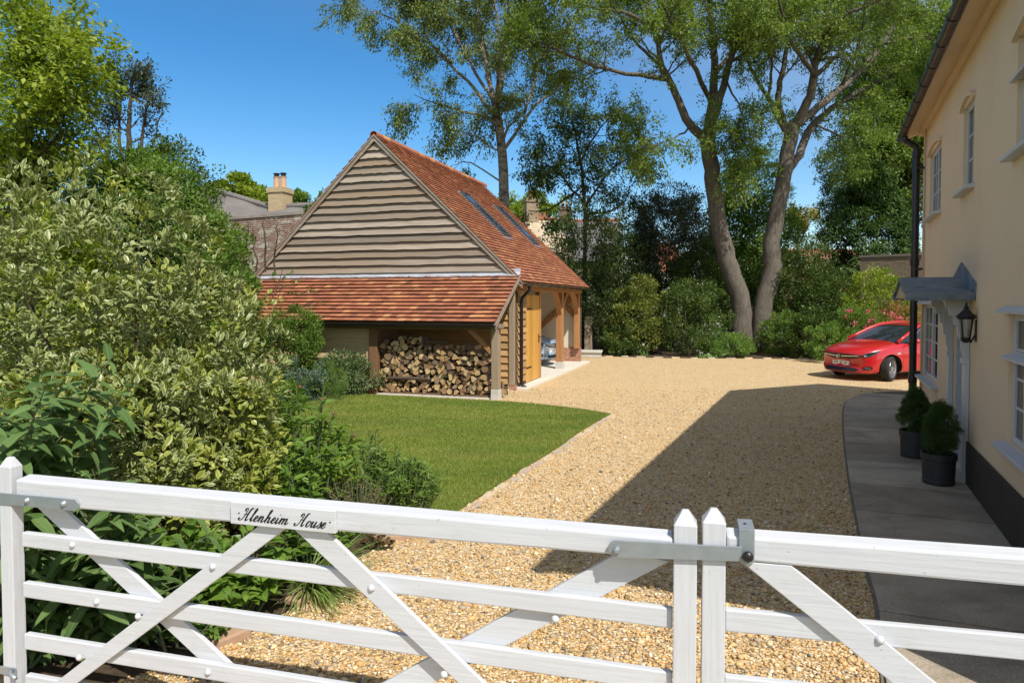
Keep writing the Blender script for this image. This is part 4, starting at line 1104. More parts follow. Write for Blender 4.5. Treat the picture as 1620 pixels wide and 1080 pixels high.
mb = MB(); mb.prism([(cy - cw - .03, ce + .02), (cy + cw + .03, ce + .02), (cy + cw + .03, ce + .10), (cy, cz + .17), (cy - cw - .03, ce + .10)], lambda p, q, k: (-.003 if not k else -.02, p, q))
mb.build("upstand_flashing", LEAD, canopy)
mb = MB(); mb.prism([(cy - cw + .06, ce - .06), (cy + cw - .06, ce - .06), (cy, cz - .05)], lambda p, q, k: (-cp + .06 if not k else -cp + .03, p, q)); mb.box((-cp + .06, cy - cw + .08, ce - .075), (-.004, cy + cw - .08, ce - .055))
mb.build("canopy_soffit", plain("canopy_boards", (.50, .40, .27), .8, var=.15), canopy)

# wall lantern
lan = thing("wall_lantern", "black coach lantern on the cream wall beside the porch", "lantern", hou(0, 4.93, 0), -HANG)
mb = MB(); mb.box((-.012, -.035, 1.63), (0, .035, 1.86)); mb.tube([(-.01, 0, 1.70), (-.05, 0, 1.62), (-.095, 0, 1.65)], .010, 8); mb.build("wall_bracket", BLACKIRON, lan)
cx = -.095
mb = MB(); h0, h1, r0, r1 = 1.66, 1.88, .036, .062
for k in range(4):
    t0 = math.pi/4 + k*math.pi/2
    mb.tube([(cx + r0*1.2*math.cos(t0), r0*1.2*math.sin(t0), h0), (cx + r1*1.2*math.cos(t0), r1*1.2*math.sin(t0), h1)], .009, 6)
for h, r in ((h0, r0), (h1, r1)): mb.lathe([(r*1.3, -.010), (r*1.3, .010), (r*.3, .010)], (cx, 0, h), (0, 0, 1), 4)
mb.lathe([(.02, 0), (.045, .02), (.05, .035)], (cx, 0, h0 - .045), (0, 0, 1), 12)
mb.build("cage", BLACKIRON, lan)
mb = MB(); mb.lathe([(r1*1.6, 0), (r1*1.5, .012), (.055, .05), (.028, .08), (.022, .10), (.03, .105), (.010, .125), (.014, .14), (.002, .165)], (cx, 0, h1 + .01), (0, 0, 1), 12); mb.build("cap", BLACKIRON, lan)
lg = NT("lantern_glass"); lg.B(Base_Color=(.75, .72, .66), Roughness=.2, Transmission_Weight=.7, IOR=1.3)
mb = MB(); mb.lathe([(r0*1.12, h0 + .012), (r1*1.12, h1 - .012)], (cx, 0, 0), (0, 0, 1), 4); mb.build("pane", lg.mat, lan)
mb = MB(); mb.lathe([(.014, 0), (.016, .05), (.03, .07), (.03, .10), (.012, .12)], (cx, 0, h0 + .02), (0, 0, 1), 10); mb.build("bulb", plain("bulb_white", (.7, .68, .6), .4), lan)
# ================================================================== CARS
TYRE = plain("tyre_rubber", (.018, .018, .018), .85, var=.3, bump=.3)
RIM = plain("alloy", (.52, .53, .55), .3, metal=.9, var=.05)
CHROME = plain("chrome", (.75, .76, .78), .12, metal=1.0, var=.02)
TRIM = plain("black_trim", (.012, .012, .013), .45, var=.2)
LAMPGL = mk_glass("lamp_lens"); 
LAMPIN = plain("lamp_chrome", (.62, .65, .68), .15, metal=.9, var=.1)
CARGLASS = mk_glass("car_glass")
PLATE = plain("plate_white", (.78, .78, .74), .4, var=.03)
ARCHM = plain("arch_liner", (.006, .006, .006), .9)

def car_shell():
    """lower body: closed loft, x forward, z up; returns verts/faces (quads)"""
    # x, z bottom, z shoulder(top edge), half width, sweep(back), crown
    ST = [(2.16, .27, .60, .60, .16, .03), (2.185, .22, .66, .72, .26, .03), (2.15, .19, .735, .80, .34, .03), (2.02, .18, .80, .845, .36, .045), (1.80, .18, .85, .875, .27, .06),
          (1.45, .18, .895, .895, .10, .075), (1.15, .18, .935, .90, .0, .075), (.90, .18, .975, .90, .0, .07), (.3, .18, .985, .90, 0, .05), (-.5, .18, .995, .90, 0, .05), (-1.2, .18, 1.01, .90, 0, .05),
          (-1.7, .20, 1.02, .88, -.05, .05), (-2.0, .26, 1.0, .84, -.14, .05), (-2.17, .34, .95, .78, -.16, .04), (-2.20, .42, .85, .70, -.12, .03)]
    def ring(x, zb, zt, w, sw, cr):
        h = zt - zb
        half = [(0, zb), (.55, zb), (.86, zb + .005), (.965, zb + .07), (.985, zb + h * .25), (1.0, zb + h * .50), (.995, zb + h * .66), (.985, zb + h * .78), (.955, zb + h * .92), (.90, zt - .004), (.80, zt + cr * .30), (.5, zt + cr * .78), (0, zt + cr)]
        return [(x - sw * (f ** 2.4), f * w, z) for f, z in half]
    rows = []
    for s in ST:
        h = ring(*s); rows.append([(x, -y, z) for x, y, z in h] + [(x, y, z) for x, y, z in h[-2:0:-1]])
    n = len(rows[0]); V = [p for r in rows for p in r]; F = []
    for i in range(len(rows) - 1):
        for k in range(n): F.append((i*n+k, i*n+(k+1) % n, (i+1)*n+(k+1) % n, (i+1)*n+k))
    F.append(tuple(range(n))[::-1]); F.append(tuple((len(rows)-1)*n + k for k in range(n)))
    return V, F
def evaluated(o):
    dg = bpy.context.evaluated_depsgraph_get(); return bpy.data.meshes.new_from_object(o.evaluated_get(dg))
def build_car(name, label, cat, loc, rz, paint, steer=0.0, plate=True, rimcol=RIM):
    root = thing(name, label, cat, loc, rz)
    V, F = car_shell()
    me = bpy.data.meshes.new("body"); me.from_pydata(V, [], F); me.materials.append(paint); me.materials.append(ARCHM)
    o = bpy.data.objects.new("body", me); link(o)
    ss = o.modifiers.new("s", 'SUBSURF'); ss.levels = ss.render_levels = 2
    WX, WR = (1.28, -1.38), .318
    mb = MB()
    for x in WX:
        for s in (1, -1): mb.lathe([(.365, 0), (.365, .34)], (x, s * 1.02, WR + .012), (0, -s, 0), 36)
    cut = mb.build("arch_tool", ARCHM); 
    cut.data.materials.clear(); cut.data.materials.append(paint); cut.data.materials.append(ARCHM)
    for p in cut.data.polygons: p.material_index = 1
    bo = o.modifiers.new("b", 'BOOLEAN'); bo.operation = 'DIFFERENCE'; bo.object = cut; bo.solver = 'EXACT'
    bpy.context.view_layer.update()
    m2 = evaluated(o); bpy.data.objects.remove(cut); bpy.data.objects.remove(o)
    m2.polygons.foreach_set("use_smooth", [True] * len(m2.polygons))
    try: m2.set_sharp_from_angle(angle=R(40))
    except Exception: pass
    body = bpy.data.objects.new("body", m2); link(body, root)
    bvh = BVHTree.FromPolygons([v.co.copy() for v in m2.vertices], [tuple(p.vertices) for p in m2.polygons])
    def patch(pname, poly, ray, dirv, mat, off=.006, parent=body, grid=.03):
        """flat outline poly (a,b) laid onto the body along dirv; ray(a,b) gives the start point"""
        bm = bmesh.new(); vs = [bm.verts.new((a, b, 0)) for a, b in smooth_line2(poly)]
        bm.faces.new(vs); bmesh.ops.triangulate(bm, faces=bm.faces)
        for _ in range(3):
            es = [e for e in bm.edges if e.calc_length() > grid]
            if es: bmesh.ops.subdivide_edges(bm, edges=es, cuts=1); bmesh.ops.triangulate(bm, faces=bm.faces)
        dirv = Vector(dirv).normalized()
        for v in bm.verts:
            h = bvh.ray_cast(Vector(ray(v.co.x, v.co.y)), dirv)
            v.co = (h[0] - dirv * off) if h[0] is not None else Vector(ray(v.co.x, v.co.y)) + dirv * 1.2
        me = bpy.data.meshes.new(pname); bm.to_mesh(me); bm.free(); me.materials.append(mat)
        me.polygons.foreach_set("use_smooth", [True] * len(me.polygons))
        return link(bpy.data.objects.new(pname, me), parent)
    def smooth_line2(p): return p
    # front face patches: look back along -x from x=3.4
    fr = lambda a, b: (3.4, a, b)
    patch("grille", [(-.60, .615), (-.42, .565), (0, .545), (.42, .565), (.60, .615), (.64, .665), (.35, .685), (0, .69), (-.35, .685), (-.64, .665)], fr, (-1, 0, 0), TRIM, .004)
    patch("grille_bar", [(-.58, .640), (-.10, .612), (-.10, .632), (-.58, .656)], fr, (-1, 0, 0), CHROME, .012); patch("grille_bar", [(.10, .612), (.58, .640), (.58, .656), (.10, .632)], fr, (-1, 0, 0), CHROME, .012)
    patch("lower_intake", [(-.48, .245), (.48, .245), (.56, .29), (.44, .335), (-.44, .335), (-.56, .29)], fr, (-1, 0, 0), TRIM, .004)
    patch("front_splitter", [(-.78, .215), (.78, .215), (.80, .232), (-.80, .232)], fr, (-1, 0, 0), TRIM, .010)
    mb = MB(); h = bvh.ray_cast(Vector((3.4, 0, .635)), Vector((-1, 0, 0)))[0]
    mb.lathe([(.062, 0), (.066, .010), (.058, .016), (.050, .010), (.050, .0)], h, (1, 0, .1), 24); mb.lathe([(.001, .006), (.049, .006), (.049, .002)], h, (1, 0, .1), 20); mb.tube([h + Vector((.010, -.034, -.028)), h + Vector((.012, .0, .004)), h + Vector((.012, .03, .032))], .010, 6)
    mb.build("badge", CHROME, root, smooth=False)
    for s in (1, -1):
        sv = Vector((-1, -s * .55, 0)).normalized()
        ray = lambda a, b, s=s, sv=sv: tuple(Vector((1.9 - .0, s * a, b)) - sv * 1.6)
        hl = patch("headlight", [(p[0] , p[1]) for p in ([(.555, .628), (.70, .612), (.80, .640), (.93, .715), (1.00, .775), (.90, .770), (.74, .735), (.60, .690)] if s > 0 else [(.555, .628), (.60, .690), (.74, .735), (.90, .770), (1.00, .775), (.93, .715), (.80, .640), (.70, .612)])], ray, sv, LAMPGL, .007, body)
        patch("lamp_insert", [(.62, .640), (.70, .635), (.72, .665), (.64, .672)] if s > 0 else [(.62, .640), (.64, .672), (.72, .665), (.70, .635)], ray, sv, LAMPIN, .012, body)
        patch("lamp_strip", [(.70, .628), (.80, .652), (.93, .728), (.985, .768), (.92, .735), (.80, .668)], ray, sv, LAMPIN, .013, body)
        patch("fog_lamp_bay", [(.56, .30), (.74, .295), (.85, .33), (.80, .395), (.62, .375)], ray, sv, TRIM, .005, body)
        patch("fog_lamp", [(.64, .335), (.77, .325), (.78, .350), (.65, .362)], ray, sv, LAMPIN, .014, body)
        sd = lambda a, b, s=s: (a, s * 2.0, b)
        patch("sill_trim", [(-1.0, .185), (.90, .185), (.90, .235), (-1.0, .235)], sd, (0, -s, 0), TRIM, .004)
        for x0 in (.88, -.12, -1.02): patch("door_gap", [(x0, .30), (x0 + .008, .30), (x0 + .008, .95), (x0, .95)], sd, (0, -s, 0), TRIM, .002)
        patch("side_indicator", [(1.00, .70), (1.10, .69), (1.10, .72), (1.01, .735)], sd, (0, -s, 0), LAMPIN, .008)
        mb = MB(); mb.tube([(-.02, s * .902, .84), (.07, s * .93, .845), (.18, s * .902, .84)], .014, 6); mb.build("door_handle", paint, body)
    if plate:
        h = bvh.ray_cast(Vector((3.4, 0, .445)), Vector((-1, 0, 0)))[0]
        mb = MB(); mb.box((h.x - .06, -.26, .39), (h.x + .012, .26, .50)); pl_ = mb.build("number_plate", PLATE, root, bevel=.004)
        r = random.Random(5)
        for i, ch in enumerate("##.##.###"):   # characters too blurred to read in the photograph
            if ch == '.': continue
            y0 = .215 - i * .05; mb = MB()
            mb.box((h.x + .0125, y0 - .032, .415), (h.x + .0135, y0 - .022, .478)); mb.box((h.x + .0125, y0 - .006, .415), (h.x + .0135, y0 + .004, .478))
            zz = r.choice([.415, .442, .468]); mb.box((h.x + .0125, y0 - .022, zz), (h.x + .0135, y0 - .006, zz + .011))
            mb.build("plate_lettering", TRIM, pl_)
    # greenhouse: glass house with roof skin and pillars
    CS = [(1.02, .985, .80), (.70, 1.14, .765), (.38, 1.285, .70), (.08, 1.405, .635), (-.30, 1.462, .605), (-.80, 1.475, .595), (-1.3, 1.435, .585), (-1.62, 1.375, .575), (-1.90, 1.19, .66), (-2.06, 1.03, .74)]
    def ch(x, z): return max(.96, .985)
    rows = []
    for x, zt, w in CS:
        wb = .835 if -1.8 < x < .75 else (.80 if x > 0 else .76); zb = .955
        wt = w; zt2 = zt
        xb = min(x, 1.02)
        prof = [(wb, zb), (wb - (wb - wt) * .55, zb + (zt - .03 - zb) * .62), (wt, zt - .035), (wt - .06, zt - .008), (wt * .5, zt + .012), (0, zt + .018)]
        rows.append([(x, -y, z) for y, z in prof] + [(x, y, z) for y, z in prof[-2::-1]])
    n = len(rows[0]); V = [p for r in rows for p in r]; F = []
    for i in range(len(rows) - 1):
        for k in range(n - 1): F.append((i*n+k, i*n+k+1, (i+1)*n+k+1, (i+1)*n+k))
    me = bpy.data.meshes.new("cabin_glass"); me.from_pydata(V, [], F); me.materials.append(CARGLASS); me.materials.append(paint)
    mi = []
    for i in range(len(rows) - 1):
        for k in range(n - 1):
            x = (CS[i][0] + CS[i+1][0]) / 2
            roofp = k in (3, 4, 5, 6) and -1.62 < x < .08
            edge = k in (2, 7) and -1.62 < x < .1
            mi.append(1 if roofp or edge else 0)
    me.polygons.foreach_set("material_index", mi); me.polygons.foreach_set("use_smooth", [True] * len(F))
    gl = link(bpy.data.objects.new("cabin_glass", me), root); m_ = gl.modifiers.new("s", 'SUBSURF'); m_.levels = m_.render_levels = 2
    for s in (1, -1):
        mb = MB(); mb.tube([(1.0, s * .80, .985), (.70, s * .755, 1.135), (.38, s * .70, 1.275), (.06, s * .63, 1.395), (-.30, s * .605, 1.44), (-.8, s * .60, 1.452), (-1.35, s * .59, 1.41), (-1.62, s * .59, 1.35), (-1.95, s * .70, 1.08)], [.045, .042, .04, .045, .045, .045, .045, .06, .08], 8)
        mb.build("pillar", paint, root, smooth=True)
        mb = MB(); mb.tube([(.62, s * .842, .985), (.42, s * .805, 1.12), (.16, s * .73, 1.30), (-.2, s * .68, 1.37), (-.8, s * .67, 1.385), (-1.3, s * .67, 1.33), (-1.62, s * .73, 1.17)], .012, 6); mb.tube([(.64, s * .85, .975), (-.5, s * .85, .985), (-1.6, s * .83, 1.0)], .014, 6)
        mb.build("window_trim", CHROME, root, smooth=True)
        mb = MB(); mb.bar((-.13, s * .835, .99), (-.18, s * .70, 1.385), .09, .02, (0, 1, 0)); mb.build("centre_pillar", TRIM, root)
        mb = MB(); mb.lathe([(.02, -.13), (.075, -.10), (.092, 0), (.085, .08), (.03, .12)], (.60, s * 1.0, 1.02), (.12, s * 1, 0), 14)
        mb.v = [(x if x > .60 else .60 - (.60 - x) * .35, y, 1.02 + (z - 1.02) * .8) for x, y, z in mb.v]; mb.tube([(.62, s * .84, .97), (.60, s * .93, 1.0)], .025, 8)
        mb.build("door_mirror", paint, root, smooth=True)
    mb = MB(); mb.tube([(1.0, -.55, .995), (.88, .0, 1.06), (.80, .22, 1.10)], .008, 5); mb.tube([(1.0, .05, 1.0), (.86, .5, 1.06), (.80, .62, 1.08)], .008, 5); mb.build("wiper", TRIM, root)
    # interior: seats seen darkly through nothing - opaque glass, so none needed
    for x in WX:
        for s in (1, -1):
            w = bpy.data.objects.new("wheel", None); link(w, root); w.location = (x, s * .785, WR); w.rotation_euler = (0, 0, (steer if x > 0 else 0))
            mb = MB(); mb.lathe([(.21, -.10), (.285, -.108), (.312, -.09), (.318, -.05), (.318, .05), (.312, .09), (.285, .108), (.215, .10), (.21, .085), (.208, -.085)], (0, 0, 0), (0, s, 0), 40, close=True)
            for q in (-.055, -.018, .018, .055): mb.lathe([(.3185, q - .004), (.3195, q - .004), (.3195, q + .004), (.3185, q + .004)], (0, 0, 0), (0, s, 0), 40, close=True)
            mb.build("tyre", TYRE, w, smooth=True)
            mb = MB()
            mb.lathe([(.212, .098), (.222, .104), (.226, .098), (.205, .05), (.203, -.09), (.195, -.09), (.196, .05)], (0, 0, 0), (0, s, 0), 36, close=True)
            for k in range(5):
                for dlt in (-.16, .16):
                    t = 2 * math.pi * k / 5 + .3
                    a = Vector((math.cos(t + dlt * .4) * .05, s * .075, math.sin(t + dlt * .4) * .05)); b = Vector((math.cos(t + dlt) * .205, s * .092, math.sin(t + dlt) * .205))
                    mb.bar(a, b, .020, .030, (0, 1, 0))
            mb.lathe([(.060, .05), (.060, .082), (.045, .092), (.03, .092), (.028, .084), (.001, .084)], (0, 0, 0), (0, s, 0), 20)
            mb.build("rim", rimcol, w, smooth=False)
            mb = MB(); mb.lathe([(.150, .02), (.150, .035)], (0, 0, 0), (0, s, 0), 24); mb.build("brake_disc", plain("brake_steel", (.12, .12, .125), .5, metal=.6), w)
            mb = MB(); mb.lathe([(.20, -.06), (.20, -.05)], (0, 0, 0), (0, s, 0), 24); mb.build("wheel_well", ARCHM, w)
    return root
# red hatchback: nose to the left and a little towards the gate
RED = mk_carpaint("red_car_paint", (.44, .005, .010))
SILV = mk_carpaint("silver_blue_paint", (.34, .47, .62), .3)
phi = R(180 + 20)
ch_, sh_ = math.cos(phi), math.sin(phi)
wx, wy = 9.66, 17.45            # near front wheel on the ground
cx_ = wx - (1.28 * ch_ - .80 * sh_); cy_ = wy - (1.28 * sh_ + .80 * ch_)
build_car("red_car", "glossy red hatchback parked on the gravel beyond the end of the house", "car", (cx_, cy_, 0), phi, RED, R(22))
gp_ = gar(-2.62, 5.75, .055)
build_car("silver_blue_car", "silver blue car parked inside the oak garage, nose towards the drive", "car", gp_, -GANG, SILV, 0.0)
# ================================================================== NEIGHBOURING BUILDINGS
def frame_at(px, py, Y):  # ground point under a sight line at distance Y
    p = at(px, py, Y); return Vector((p[0], p[1], 0)), p[2]
# thatched cottage beyond the left shrubs
c, _ = frame_at(440, 340, 37.0)
th = thing("thatched_cottage", "grey thatched cottage roof with a buff brick chimney beyond the garden wall", "cottage", c, R(-16))
zr = at(440, 330, 37.0)[2]
mb = MB(); nx, ny = 28, 12
L0, L1, D = -9.0, 6.5, 4.2
rr = random.Random(3)
vs, fs = [], []
for i in range(nx + 1):
    x = L0 + (L1 - L0) * i / nx
    ridge = zr + .05 + 1.15 * min(1, max(0, (-x - .5) / 3.8))
    for j in range(-ny, ny + 1):
        t = abs(j) / ny; s = 1 if j > 0 else -1
        vs.append((x, s * D * t, ridge - 3.6 * (t ** 1.15) + .05 * math.sin(x * 2.1 + t * 5) + rr.uniform(-.03, .03)))
m_ = 2 * ny + 1
for i in range(nx):
    for j in range(m_ - 1): fs.append((i*m_+j, (i+1)*m_+j, (i+1)*m_+j+1, i*m_+j+1))
mb.add(vs, fs); tr = mb.build("thatch_roof", THATCH, th, smooth=True); sm = tr.modifiers.new("t", 'SOLIDIFY'); sm.thickness = .3; sm.offset = -1
mb = MB(); mb.box((L0 + .4, -D + .6, 0), (L1 - .3, D - .6, zr - 3.0)); mb.build("wall", plain("limewash", (.62, .58, .48), .9, var=.08), th)
mb = MB(); mb.tube([(L0 + (L1 - L0) * i / 20, 0, zr + .10 + 1.15 * min(1, max(0, (-(L0 + (L1 - L0) * i / 20) - .5) / 3.8))) for i in range(21)], .16, 8); mb.build("ridge_roll", THATCH, tr)
ch = MB(); k = 37.0 / FPX
w = 13 * k; zb = zr - .6; z1 = at(447, 298, 37)[2]; z2 = at(447, 280, 37)[2]
ch.box((.15 - w, -.45, zb), (.15 + w, .45, z1)); ch.box((.15 - w - .06, -.51, z1 - .28), (.15 + w + .06, .51, z1 - .14)); ch.box((.15 - w - .03, -.48, z1 - .13), (.15 + w + .03, .48, z1 + .001))
c1 = ch.build("chimney", BUFFBRICK, th)
for dx in (-.22, .20):
    mb = MB(); mb.lathe([(.19, 0), (.17, .08), (.15, z2 - z1 - .1), (.18, z2 - z1)], (.15 + dx, 0, z1), (0, 0, 1), 14); mb.lathe([(.13, z2 - z1), (.13, z2 - z1 + .12), (.17, z2 - z1 + .13), (.17, z2 - z1 + .19)], (.15 + dx, 0, z1), (0, 0, 1), 12, 1); mb.build("chimney_pot", [plain("buff_clay", (.55, .34, .20), .8, var=.2), BLACK], c1)
mb = MB(); mb.hexa([(.15-w-.2, -.75, zr-.75), (.15+w+.2, -.75, zr-.75), (.15+w+.2, .75, zr-.75), (.15-w-.2, .75, zr-.75), (.15-w-.02, -.47, zr-.28), (.15+w+.02, -.47, zr-.28), (.15+w+.02, .47, zr-.28), (.15-w-.02, .47, zr-.28)]); mb.build("chimney_flaunching", plain("flaunching", (.60, .54, .44), .9), c1)
# flaking old brick garden wall with a stepped stone cope
a = at(325, 352, 26.5); b = at(500, 352, 24.0)
o = thing("old_garden_wall", "tall old brick garden wall with white flaking patches, below the thatched roof", "wall", (a[0], a[1], 0), math.atan2(b[1] - a[1], b[0] - a[0]))
Lw = math.hypot(b[0] - a[0], b[1] - a[1])
mb = MB(); mb.box((-.5, -.22, 0), (Lw + 1.0, .22, a[2])); mb.build("brickwork", OLDBRICK, o)
mb = MB(); x = -.5
while x < Lw + .9: mb.box((x, -.26, a[2]), (x + .30, .26, a[2] + .09 + rr.uniform(-.02, .03)), 0, rr.random()); x += .31
mb.build("coping", plain("cope_stone", (.30, .25, .22), .95, var=.4, scale=6), o)
# rough tiled wall top sloping behind the garage verge is part of the same wall
# pale stone-tiled cottage and chimneys behind the garage on the right
def roof_house(name, label, px, py, Y, rz, L_, dep, ztop, rise, mat, wallm, chims, hip=0.0):
    c, z = frame_at(px, py, Y)
    h = thing(name, label, "house", c, rz)
    mb = MB(); zt = z if ztop is None else ztop
    f = lambda x, y, zz: (x, y, zz)
    mb.hexa([(-L_, -dep, zt - rise), (L_, -dep, zt - rise), (L_ - hip, 0, zt), (-L_ + hip, 0, zt), (-L_, -dep, zt - rise + .1), (L_, -dep, zt - rise + .1), (L_ - hip, .02, zt + .1), (-L_ + hip, .02, zt + .1)])
    mb.hexa([(-L_ + hip, 0.03, zt), (L_ - hip, 0.03, zt), (L_, dep, zt - rise), (-L_, dep, zt - rise), (-L_ + hip, .03, zt + .1), (L_ - hip, .03, zt + .1), (L_, dep, zt - rise + .1), (-L_, dep, zt - rise + .1)])
    rf = mb.build("roof", mat, h)
    mb = MB(); mb.tube([(-L_ + hip, 0.015, zt + .1), (L_ - hip, 0.015, zt + .1)], .13, 8); mb.build("ridge_tiles", TILE, rf)
    mb = MB(); mb.box((-L_ + .2, -dep + .3, 0), (L_ - .2, dep - .3, zt - rise + .04)); mb.prism([(-dep + .3, zt - rise), (dep - .3, zt - rise), (0, zt - .02)], lambda p, q, k: (-L_ + (.2 if k else .4), p, q)); mb.prism([(-dep + .3, zt - rise), (dep - .3, zt - rise), (0, zt - .02)], lambda p, q, k: (L_ - (.4 if k else .2), p, q)); mb.build("wall", wallm, h)
    for (x, w_, hh, cm, pots, pm) in chims:
        mb = MB(); mb.box((x - w_, -w_ * .8, zt - .8), (x + w_, w_ * .8, zt + hh)); mb.box((x - w_ - .06, -w_ * .8 - .06, zt + hh - .22), (x + w_ + .06, w_ * .8 + .06, zt + hh - .1))
        cc = mb.build("chimney", cm, rf)
        for q in range(pots):
            mb = MB(); mb.lathe([(.15, 0), (.13, .1), (.11, .42), (.14, .46)], (x + (q - (pots - 1) / 2) * .34, 0, zt + hh), (0, 0, 1), 12); mb.build("chimney_pot", pm, rf)
    return h
REDPOT = plain("red_clay", (.36, .12, .07), .8, var=.2)
STTILE = mk_brick("stone_tiles", [(.46, .38, .27), (.56, .47, .35)], (.34, .27, .18), 1.0, .28, .16)
roof_house("stone_roofed_cottage", "cottage roof of pale lichened tiles with a stone chimney behind the garage", 852, 349, 40.0, R(16), 1.15, 3.0, None, 2.6, STTILE, BUFFBRICK, [(-.45, .36, 1.25, mk_brick("stone_chimney", [(.28, .22, .14), (.38, .30, .20)], (.35, .3, .22)), 1, REDPOT)])
roof_house("grey_roofed_house", "house with a grey slate roof and dark stack, partly hidden behind the pale cottage roof", 905, 352, 52.0, R(-12), 3.6, 3.4, None, 3.2, plain("grey_slates", (.15, .145, .14), .85, var=.35, scale=4, bump=.4), BUFFBRICK, [(-.55, .40, 1.15, mk_brick("dark_chimney", [(.13, .09, .07), (.2, .14, .10)], (.25, .2, .16)), 2, plain("buff_clay2", (.4, .3, .2), .8)), (-2.3, .30, .35, BRICK, 2, REDPOT)])
roof_house("red_brick_house", "red brick house glimpsed between the two leaning trunks and the yellow tree", 1275, 398, 60.0, R(4), 5.0, 4.0, None, 2.6, plain("red_pantiles", (.34, .16, .10), .85, var=.3, scale=4), BRICK, [])
roof_house("white_gabled_house", "white walled house with red roof glimpsed through the shrubs left of the trunks", 1050, 388, 55.0, R(10), 1.0, 2.0, None, 2.2, plain("red_pantiles2", (.36, .13, .08), .85, var=.3, scale=4), plain("white_wall", (.72, .70, .66), .9), [])
# brown boarded wall at the right, behind the hedge
a = at(1362, 408, 27.0); b = at(1475, 404, 25.5)
o = thing("boundary_wall", "low brown boundary wall behind the shrubs above the red car", "wall", (a[0], a[1], 0), math.atan2(b[1] - a[1], b[0] - a[0]))
mb = MB(); mb.box((0, -.15, 0), (5.5, .15, a[2])); mb.build("brickwork", mk_brick("brown_brick", [(.13, .10, .075), (.18, .14, .10)], (.2, .17, .13)), o)
mb = MB(); mb.box((-.04, -.2, a[2]), (5.54, .2, a[2] + .09)); mb.build("coping", plain("cope_dark", (.14, .12, .10), .9, var=.3), o)
# weathered post and slab beside the garage
p = gp(931, 559)
o = thing("oak_gatepost", "weathered grey post standing beside the far corner of the garage", "post", (p[0], p[1], 0), R(-12))
mb = MB(); mb.hexa([(-.15, -.15, 0), (.15, -.15, 0), (.15, .15, 0), (-.15, .15, 0), (-.14, -.14, 1.42), (.14, -.14, 1.42), (.14, .14, 1.46), (-.14, .14, 1.46)]); mb.build("shaft", OAKGREYZ, o, bevel=.015)
p = gp(930, 563)
mb = MB(); mb.box((-.42, -.28, .0), (.42, .28, .16)); mb.box((-.46, -.32, .165), (.46, .32, .25)); o = mb.build("stone_trough", STONE, bevel=.02); o.location = (p[0], p[1] - .5, 0); o.rotation_euler = (0, 0, R(-12)); tag(o, "low pale stone slab on a base in front of the weathered post", "stone slab")
# ================================================================== PLANTS
def leaf_mesh(name, P, D, N, L, W, tint, mat, parent, rows=((0, .12), (.42, 1.0), (1, .0)), droop=0.15, fold=0.25):
    """one blade per row of P: base point, D along, N upward normal; rows of (v, width)"""
    n = len(P); D = nrm(D); S = nrm(np.cross(D, N)); N2 = nrm(np.cross(S, D))
    L = np.broadcast_to(L, (n,)); W = np.broadcast_to(W, (n,)); droop = np.broadcast_to(droop, (n,))
    cols = []; lu = []
    for v, w in rows:
        base = P + D * (L * v)[:, None] - N2 * (L * droop * v * v)[:, None]
        hw = (W * w * .5)[:, None]
        up = N2 * (W * w * .5 * fold)[:, None]
        cols += [base - S * hw + up, base, base + S * hw + up]; lu += [-1.0, 0.0, 1.0]
    V = np.stack(cols, 1); k = len(cols)
    f = []
    for r in range(len(rows) - 1):
        a = 3 * r; b = a + 3
        f += [(a, a+1, b+1, b), (a+1, a+2, b+2, b+1)]
    f = np.array(f)
    F = (f[None] + (np.arange(n) * k)[:, None, None]).reshape(-1, 4)
    return np_mesh(name, V.reshape(-1, 3), F, mat, parent, {"tint": np.repeat(np.clip(tint, 0, 1), k), "lu": np.tile(np.array(lu), n)})
def leaf_quads(name, P, D, N, L, W, tint, mat, parent, droop=0.1):
    """simple pointed blade: four corners, slightly folded by the drop of the tip"""
    n = len(P); D = nrm(D); S = nrm(np.cross(D, N)); N2 = nrm(np.cross(S, D))
    L = np.broadcast_to(L, (n,))[:, None]; W = np.broadcast_to(W, (n,))[:, None]
    m = P + D * L * .45
    V = np.stack([P, m + S * W * .5 + N2 * W * .1, P + D * L - N2 * L * droop, m - S * W * .5 + N2 * W * .1], 1)
    F = np.arange(4 * n).reshape(n, 4)
    return np_mesh(name, V.reshape(-1, 3), F, mat, parent, {"tint": np.repeat(np.clip(tint, 0, 1), 4)})
def rand_dirs(n, r=None):
    return nrm((r or RNG).normal(size=(n, 3)))
def clump_leaves(C, Rc, Od, n_per, r, up=.35, out=.6, jit=.7, droop=.0, flat=.9):
    """C centres, Rc radii, Od outward dirs -> base points, directions, normals, tints"""
    k = len(C); idx = np.repeat(np.arange(k), n_per); n = len(idx)
    d = nrm(rand_dirs(n, r) + Od[idx] * .55)
    P = C[idx] + d * (Rc[idx] * r.random(n) ** .45)[:, None] * np.array([1, 1, flat])
    Dv = nrm(d * out + rand_dirs(n, r) * jit + Od[idx] * .25 + np.array([0, 0, up - droop]))
    N = nrm(np.array([0, 0, 1.0]) + Od[idx] * .55 + rand_dirs(n, r) * .55)
    tint = np.clip(.5 + r.normal(0, .20, k)[idx] + r.normal(0, .18, n), 0, 1)
    return P, Dv, N, tint
def lumps(r, n=9):
    d = rand_dirs(n, r); return d, r.uniform(.12, .3, n), r.uniform(3, 7, n)
